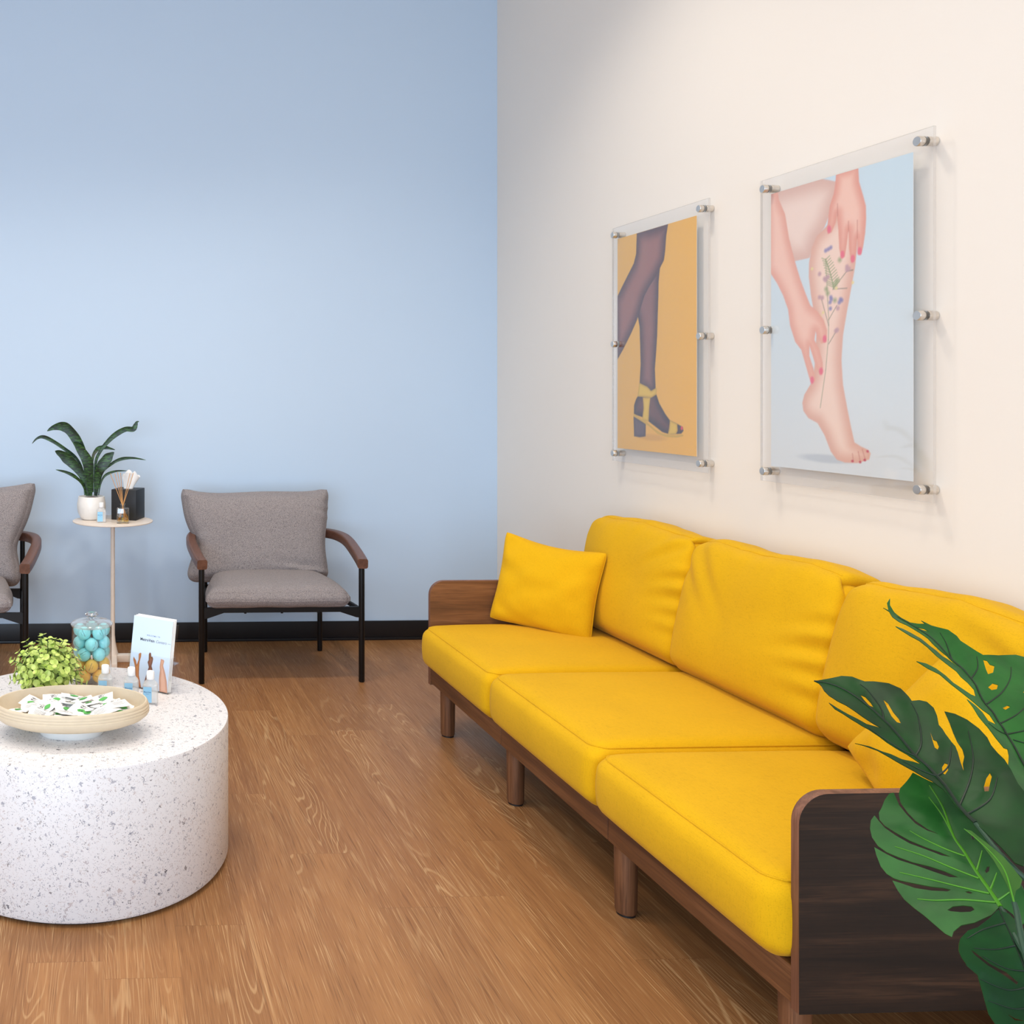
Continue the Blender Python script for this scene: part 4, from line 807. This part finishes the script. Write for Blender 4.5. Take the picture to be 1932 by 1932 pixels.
# ---------------------------------------------------------------- painted prints (photographs on paper)
def sdf(poly, X, Y):
    P = np.array(poly, float); Q = np.roll(P, -1, 0)
    best = np.full(X.shape, 1e9); ins = np.zeros(X.shape, bool)
    for (x0, y0), (x1, y1) in zip(P, Q):
        dx, dy = x1-x0, y1-y0; L = dx*dx+dy*dy+1e-12
        tt = np.clip(((X-x0)*dx+(Y-y0)*dy)/L, 0, 1)
        best = np.minimum(best, (X-x0-tt*dx)**2+(Y-y0-tt*dy)**2)
        c = (y0 > Y) != (y1 > Y)
        with np.errstate(divide='ignore', invalid='ignore'): xs = x0+(Y-y0)*dx/(dy if abs(dy) > 1e-12 else 1e-12)
        ins ^= c & (X < xs)
    d = np.sqrt(best); return np.where(ins, -d, d)
def rgb(c): return np.array(lin(c)[:3])
class Print:
    def __init__(s, w, h, nu, nv, bg):
        s.w, s.h, s.nu, s.nv = w, h, nu, nv
        U, V = np.meshgrid(np.linspace(0, 1, nu+1), np.linspace(0, 1, nv+1)); s.U, s.V = U, V
        s.X, s.Y = U*w, V*h; s.C = bg(U, V); s.px = w/nu
    def sc(s, uv): return [(u*s.w, v*s.h) for u, v in uv]
    def poly(s, uv, edge, mid, wid, soft=1.0, curve=None):
        d = sdf(s.sc(uv), s.X, s.Y); a = np.clip(0.5-d/(s.px*soft*1.5), 0, 1)[..., None]
        k = np.clip(-d/wid, 0, 1); k = (k*k*(3-2*k))[..., None]
        col = rgb(edge)*(1-k)+rgb(mid)*k
        s.C = s.C*(1-a)+col*a; s.d = d
    def line(s, uv, col, wid, alpha=1.0):
        P = s.sc(uv)
        for p, q in zip(P, P[1:]):
            dx, dy = q[0]-p[0], q[1]-p[1]; L = dx*dx+dy*dy+1e-12
            tt = np.clip(((s.X-p[0])*dx+(s.Y-p[1])*dy)/L, 0, 1)
            d = np.sqrt((s.X-p[0]-tt*dx)**2+(s.Y-p[1]-tt*dy)**2)
            a = (alpha*np.clip(0.5+(wid-d)/(s.px*1.4), 0, 1))[..., None]; s.C = s.C*(1-a)+rgb(col)*a
    def dot(s, uv, r, col, alpha=1.0, soft=1.0, sy=1.0):
        d = np.sqrt((s.X-uv[0]*s.w)**2+((s.Y-uv[1]*s.h)/sy)**2)-r
        a = (alpha*np.clip(0.5-d/(s.px*1.4*soft), 0, 1))[..., None]; s.C = s.C*(1-a)+rgb(col)*a
    def build(s, name, f, mat, parent, world=True):
        bm = B(); g = grid_sheet(bm, f, s.nu, s.nv); bm.verts.index_update()
        o = obj(name, bm, mat, parent, world, smooth=False)
        at = o.data.color_attributes.new('ink', 'FLOAT_COLOR', 'POINT')
        c = np.ones((s.nu+1)*(s.nv+1)*4, np.float32).reshape(-1, 4); c[:, :3] = s.C.reshape(-1, 3)
        at.data.foreach_set('color', c.ravel()); return o
def bg1(U, V):
    k = U[..., None]; return rgb((240, 186, 84))*(1-k)+rgb((248, 188, 62))*k
p1 = Print(0.514, 0.865, 190, 320, bg1)
p1.dot((A1['heel'][3][0]+0.15, A1['heel'][3][1]+0.004), 0.09, (206, 146, 66), 0.45, 16, 0.14)
SK_E, SK_M = (90, 56, 60), (164, 108, 98)
p1.poly(A1['legB'][:14]+[(A1['legA'][9][0]-0.12, A1['legA'][9][1]+0.06), (A1['legA'][5][0]-0.2, A1['legA'][5][1])], (84, 54, 60), (150, 100, 94), 0.05)
p1.poly(A1['legA'], SK_E, SK_M, 0.06)
for i, r_, a_ in ((1, 0.045, 0.35), (2, 0.05, 0.30), (5, 0.04, 0.22), (6, 0.05, 0.15), (3, 0.03, 0.18), (4, 0.03, 0.15)): p1.dot(A1['pts'][i], r_*0.4, (168, 118, 104), a_, 9, 2.2)
p1.poly(A1['foot'], (64, 40, 46), (116, 72, 64), 0.04)
p1.poly(A1['heel'], (84, 62, 70), (108, 84, 92), 0.02)
for k in ('strap', 'vstrap', 'toestrap', 'sole'): p1.poly(A1[k], (212, 168, 44), (236, 196, 66), 0.012)
p1.dot(A1['pts'][0], 0.007, (226, 60, 84))
def bg2(U, V):
    k = np.clip((V-0.05)/0.9, 0, 1)[..., None]; c = rgb((226, 230, 232))*(1-k)+rgb((212, 230, 240))*k
    g = np.exp(-((U-0.62)**2/0.08+(V-0.55)**2/0.15))[..., None]; return c+g*0.03
p2 = Print(0.5205, 0.866, 220, 370, bg2)
p2.dot((A2['leg'][19][0]-0.08, A2['leg'][19][1]), 0.10, (170, 178, 190), 0.5, 16, 0.12)
p2.poly(A2['thigh'], (228, 188, 172), (250, 224, 210), 0.07)
p2.poly(A2['leg'], (232, 180, 158), (252, 220, 202), 0.05)
p2.line(A2['stem'][:6], (152, 154, 116), 0.001)
for i in (6, 8, 10, 13): p2.line(A2['stem'][i:i+2], (132, 120, 92), 0.001)
p2.line([A2['stem'][12], A2['stem'][13], A2['stem'][14]], (132, 120, 92), 0.001); p2.line(A2['stem'][15:17], (120, 110, 90), 0.001)
g = A2['green']
p2.line(g[:5], (136, 150, 92), 0.0016)
for i in range(4):
    for s_ in range(3):
        f = s_/3; u = g[i][0]+(g[i+1][0]-g[i][0])*f; v = g[i][1]+(g[i+1][1]-g[i][1])*f; L = 0.022+0.012*i/3
        p2.line([(u, v), (u-L*1.3, v+L*0.35)], (150, 164, 104), 0.0013, 0.9); p2.line([(u, v), (u+L*1.3, v+L*0.5)], (150, 164, 104), 0.0013, 0.9)
for q in g[5:]: p2.dot(q, 0.007, (150, 164, 104), 0.8, 3)
for q in A2['purple']: p2.dot(q, 0.006, (132, 124, 180), 0.85, 2)
for q in A2['pink']: p2.dot(q, 0.0065, (200, 156, 164), 0.9, 2)
for q in A2['yellow']: p2.dot(q, 0.0045, (240, 220, 150), 1, 1.5)
p2.poly(A2['arm'], (238, 172, 150), (253, 206, 186), 0.04)
p2.poly(A2['hand'], (236, 162, 140), (253, 206, 186), 0.036)
ln = A2['lines']
for i in range(0, len(ln), 2): p2.line(ln[i:i+2], (206, 124, 104), 0.0014, 0.8)
for i, q in enumerate(A2['nails']): p2.dot(q, 0.0075 if i < 7 else 0.0045, (240, 112, 132) if i < 7 else (204, 60, 84), 1, 1.2, 1.5 if i < 7 else 0.8)

XA, XB = 2.118, 2.126      # the acrylic sheet stands off the wall
def wall_panel(label, y0, y1, pr, py0, py1, pz0, pz1):
    z0, z1 = 1.061, 2.026
    t = thing('wall_picture', label, 'picture', (XB, (y0+y1)/2, z0), 0, 'acrylic wall pictures')
    bm = B(); box(bm, XA, XB, y0, y1, z0, z1)
    for f in bm.faces: f.material_index = 0 if abs(f.normal.x) > 0.9 or abs(f.calc_center_median().x-XA) < 1e-4 or abs(f.calc_center_median().x-XB) < 1e-4 else 1
    obj('acrylic_sheet', bm, [M['acrylic'], M['acrylic_edge']], t, True, smooth=False)
    pr.build('photo_print', lambda u, v: Vector((XB+0.0006, py1+(py0-py1)*u, pz0+(pz1-pz0)*v)), M['print'], t)
    bm = B(); box(bm, XB+0.0008, XB+0.0018, py0, py1, pz0, pz1); obj('print_backing', bm, M['paper'], t, True, smooth=False)
    for yy in (y0+0.030, y1-0.030):
        for zz in (z0+0.032, (z0+z1)/2, z1-0.032):
            bm = B(); lathe(bm, [(0.0122, 0.0), (0.0122, 0.0245)], 28); 
            shift(bm, Matrix.Translation((XB+0.0005, yy, zz)) @ Matrix.Rotation(R(90), 4, 'Y'))
            s_ = obj('standoff', bm, M['steel'], t, True)
            bm = B(); lathe(bm, [(0, 0), (0.0122, 0.0), (0.0128, 0.001), (0.0128, 0.013), (0.0118, 0.0145), (0, 0.0150)], 28)
            shift(bm, Matrix.Translation((XA-0.0022, yy, zz)) @ Matrix.Rotation(R(-90), 4, 'Y')); obj('cap', bm, M['steel'], s_, True)
            bm = B(); lathe(bm, [(0.0126, 0), (0.0126, 0.002)], 28); shift(bm, Matrix.Translation((XA-0.0001, yy, zz)) @ Matrix.Rotation(R(-90), 4, 'Y')); obj('gasket', bm, M['rim_mat'], s_, True)
wall_panel('clear acrylic wall picture of dark legs in a yellow sandal on orange', 3.184, 3.800, p1, 3.2605, 3.7745, 1.1142, 1.9790)
wall_panel('clear acrylic wall picture of pale legs, hands and dried flowers on blue', 2.300, 2.925, p2, 2.3685, 2.8890, 1.1102, 1.9760)

# ---------------------------------------------------------------- brochure holder
HX, HY, HR = 0.136, 2.944, R(-36.6)
t = thing('brochure_holder', 'clear acrylic brochure holder on the terrazzo table edge', 'holder', (HX, HY, TZ0), HR)
bm = B(); th = 0.0025; w = 0.081
LEAN = 0.17
def lean_box(bm, x0, x1, y0, y1, z0, z1):
    vs = box(bm, x0, x1, y0, y1, z0, z1)
    for v in vs: v.co.y += LEAN*v.co.z
lean_box(bm, -w, w, 0, th, 0, 0.108)
lean_box(bm, -w, w, 0.026, 0.026+th, 0, 0.205)
lean_box(bm, -w, -w+th, th, 0.026, 0, 0.108); lean_box(bm, w-th, w, th, 0.026, 0, 0.108)
lean_box(bm, -w+th, w-th, th, 0.026, 0, th)
obj('pocket', bm, M['holder'], t, smooth=False)
bm = B(); box(bm, -w, w, 0.066, 0.066+th, 0, 0.085); box(bm, -w, w, 0.042, 0.066, 0.085-th, 0.085); obj('back_stand', bm, M['holder'], t, smooth=False)
def bgb(U, V): return np.zeros(U.shape+(3,))+rgb((214, 228, 246))
p3 = Print(0.150, 0.216, 150, 210, bgb)
p3.poly(A3['a'], (176, 104, 62), (216, 146, 92), 0.008); p3.poly(A3['b'], (112, 64, 46), (152, 92, 66), 0.008); p3.poly(A3['c'], (206, 146, 118), (238, 190, 164), 0.010)
labs = ['frontmost pale blue brochure with three pairs of legs on its cover', 'white brochure tucked directly behind the front one in the holder', 'rearmost white brochure standing in the clear holder']
for k in range(3):
    y = 0.0045+0.0052*k
    b = thing('brochure', labs[k], 'brochure', (HX, HY, TZ0), HR, 'brochures in the holder')
    bm = B(); lean_box(bm, -0.075+0.004*k, 0.075+0.002*k, y, y+0.003, 0.004, 0.220+0.002*k); obj('pages', bm, M['paper'], b, smooth=False)
    if k == 0:
        cz = lambda u, v: Vector((-0.075+0.150*u, y-0.0004+LEAN*(0.004+0.216*v), 0.004+0.216*v))
        cv = p3.build('cover', cz, M['print'], b, world=False)
        def onc(z): return Matrix.Translation((0.006, y-0.0007+LEAN*z, z)) @ Matrix.Rotation(R(90)-math.atan(LEAN), 4, 'X')
        obj('lettering', text_bm('W E L C O M E   T O', 0.0056, onc(0.164), bold=0.01), M['blue_ink'], cv, smooth=False)
        obj('lettering', text_bm('MetroVein', 0.0128, onc(0.147) @ Matrix.Translation((-0.0215, 0, 0)), bold=0.015), M['ink'], cv, smooth=False)
        obj('lettering', text_bm('Centers \u2014', 0.0125, onc(0.147) @ Matrix.Translation((0.0385, 0, 0)), shear=0.25), M['ink_light'], cv, smooth=False)

# ---------------------------------------------------------------- monstera in the near corner
mp = thing('monstera_plant', 'large split-leaf monstera plant in front of the near sofa arm', 'plant', (1.62, 1.22, 0))
bm = B(); lathe(bm, [(0, 0), (0.13, 0), (0.14, 0.01), (0.165, 0.30), (0.160, 0.305), (0.150, 0.29), (0, 0.28)], 48); obj('pot', bm, M['white_cer'], mp)
bm = B(); lathe(bm, [(0, 0.292), (0.08, 0.292), (0.151, 0.286)], 32); obj('soil', bm, M['soil'], mp)
def leaf(key, mat, vmat, vr=0.0016):
    d = LEAVES[key]; o = Vector(d['o']); u = Vector(d['u']); v = Vector(d['v']); n = u.cross(v); bend = d['bend']
    bm = B(); es = []
    for lp in [d['out']]+d['holes']:
        vs = [bm.verts.new((a, b, 0)) for a, b in lp]
        es += [bm.edges.new((vs[i], vs[(i+1) % len(vs)])) for i in range(len(vs))]
    bmesh.ops.triangle_fill(bm, edges=es, use_beauty=True, use_dissolve=False)
    xs = [p[0] for p in d['out']]; ys = [p[1] for p in d['out']]; st = 0.0075
    def cut(lo, hi, ax):
        q = lo+st
        while q < hi:
            bmesh.ops.bisect_plane(bm, geom=list(bm.verts)+list(bm.edges)+list(bm.faces), dist=1e-6, plane_co=ax*q, plane_no=ax); q += st
    cut(min(xs), max(xs), Vector((1, 0, 0))); cut(min(ys), max(ys), Vector((0, 1, 0)))
    mid = [Vector((a, b)) for a, b in d['mid']]
    lats = [[Vector(p) for p in l] for l in d['lat']]
    def segd(p, l):
        best = 9
        for a, b in zip(l, l[1:]):
            e = b-a; t_ = max(0, min(1, (p-a).dot(e)/max(e.length_squared, 1e-12))); best = min(best, (p-a-e*t_).length)
        return best
    Lm = mid[-1].x-mid[0].x
    def z_of(p):
        m = segd(p, mid); s = (p.x-mid[0].x)/max(Lm, 1e-6)
        z = 0.30*(math.sqrt(m*m+0.00006)-0.0077)/(1+m*4)-abs(bend)*8*m*m - bend*0.5*(1-max(0, min(1, s)))**2
        lv = min([segd(p, l) for l in lats] or [9])
        z -= 0.0022*math.exp(-(lv/0.013)**2)
        return z + 0.003*noise.noise(Vector((p.x*9, p.y*9, 3.1)))
    def P3(p, k=0.0): return o+u*p.x+v*p.y+n*(z_of(p)+k)
    for w_ in bm.verts: w_.co = P3(Vector((w_.co.x, w_.co.y)))
    bm.normal_update(); bmesh.ops.recalc_face_normals(bm, faces=bm.faces)
    solidify(bm, 0.0012)
    lf = obj('leaf', bm, mat, mp, True)
    vb = B()
    sgn = 1.0 if n.dot(o-Vector((0, 0, 1.345))) < 0 else -1.0
    def ray3(l, r0, r1):
        pts = smooth_path([(p.x, p.y, 0) for p in l], 6); pts = [P3(Vector((p.x, p.y)), sgn*0.0016) for p in pts]; tube(vb, pts, r0, 6, r1)
    ray3(mid, vr*0.6, vr*1.7)
    for l in lats: ray3(l, vr*0.9, vr*0.35)
    obj('vein', vb, vmat, lf, True)
    return P3(mid[-1]), (P3(mid[-1])-P3(mid[-2])).normalized()
ends = [leaf('L2', M['monstera'], M['vein_dark']), leaf('L1', M['monstera_mid'], M['vein_dark'], 0.0012), leaf('L3', M['monstera_mid'], M['vein'], 0.0016), leaf('L4', M['monstera'], M['vein_dark'], 0.0012), leaf('L6', M['monstera_light'], M['vein'], 0.0006)]
for (e, dr) in ends:
    bm = B(); tube(bm, smooth_path([e, e+dr*0.08+Vector((0.03, -0.005, -0.03)), Vector((1.56, 1.20, 0.50)), Vector((1.62, 1.22, 0.285))], 10), 0.003, 8, 0.006); obj('stem', bm, M['box_stem'], mp, True)
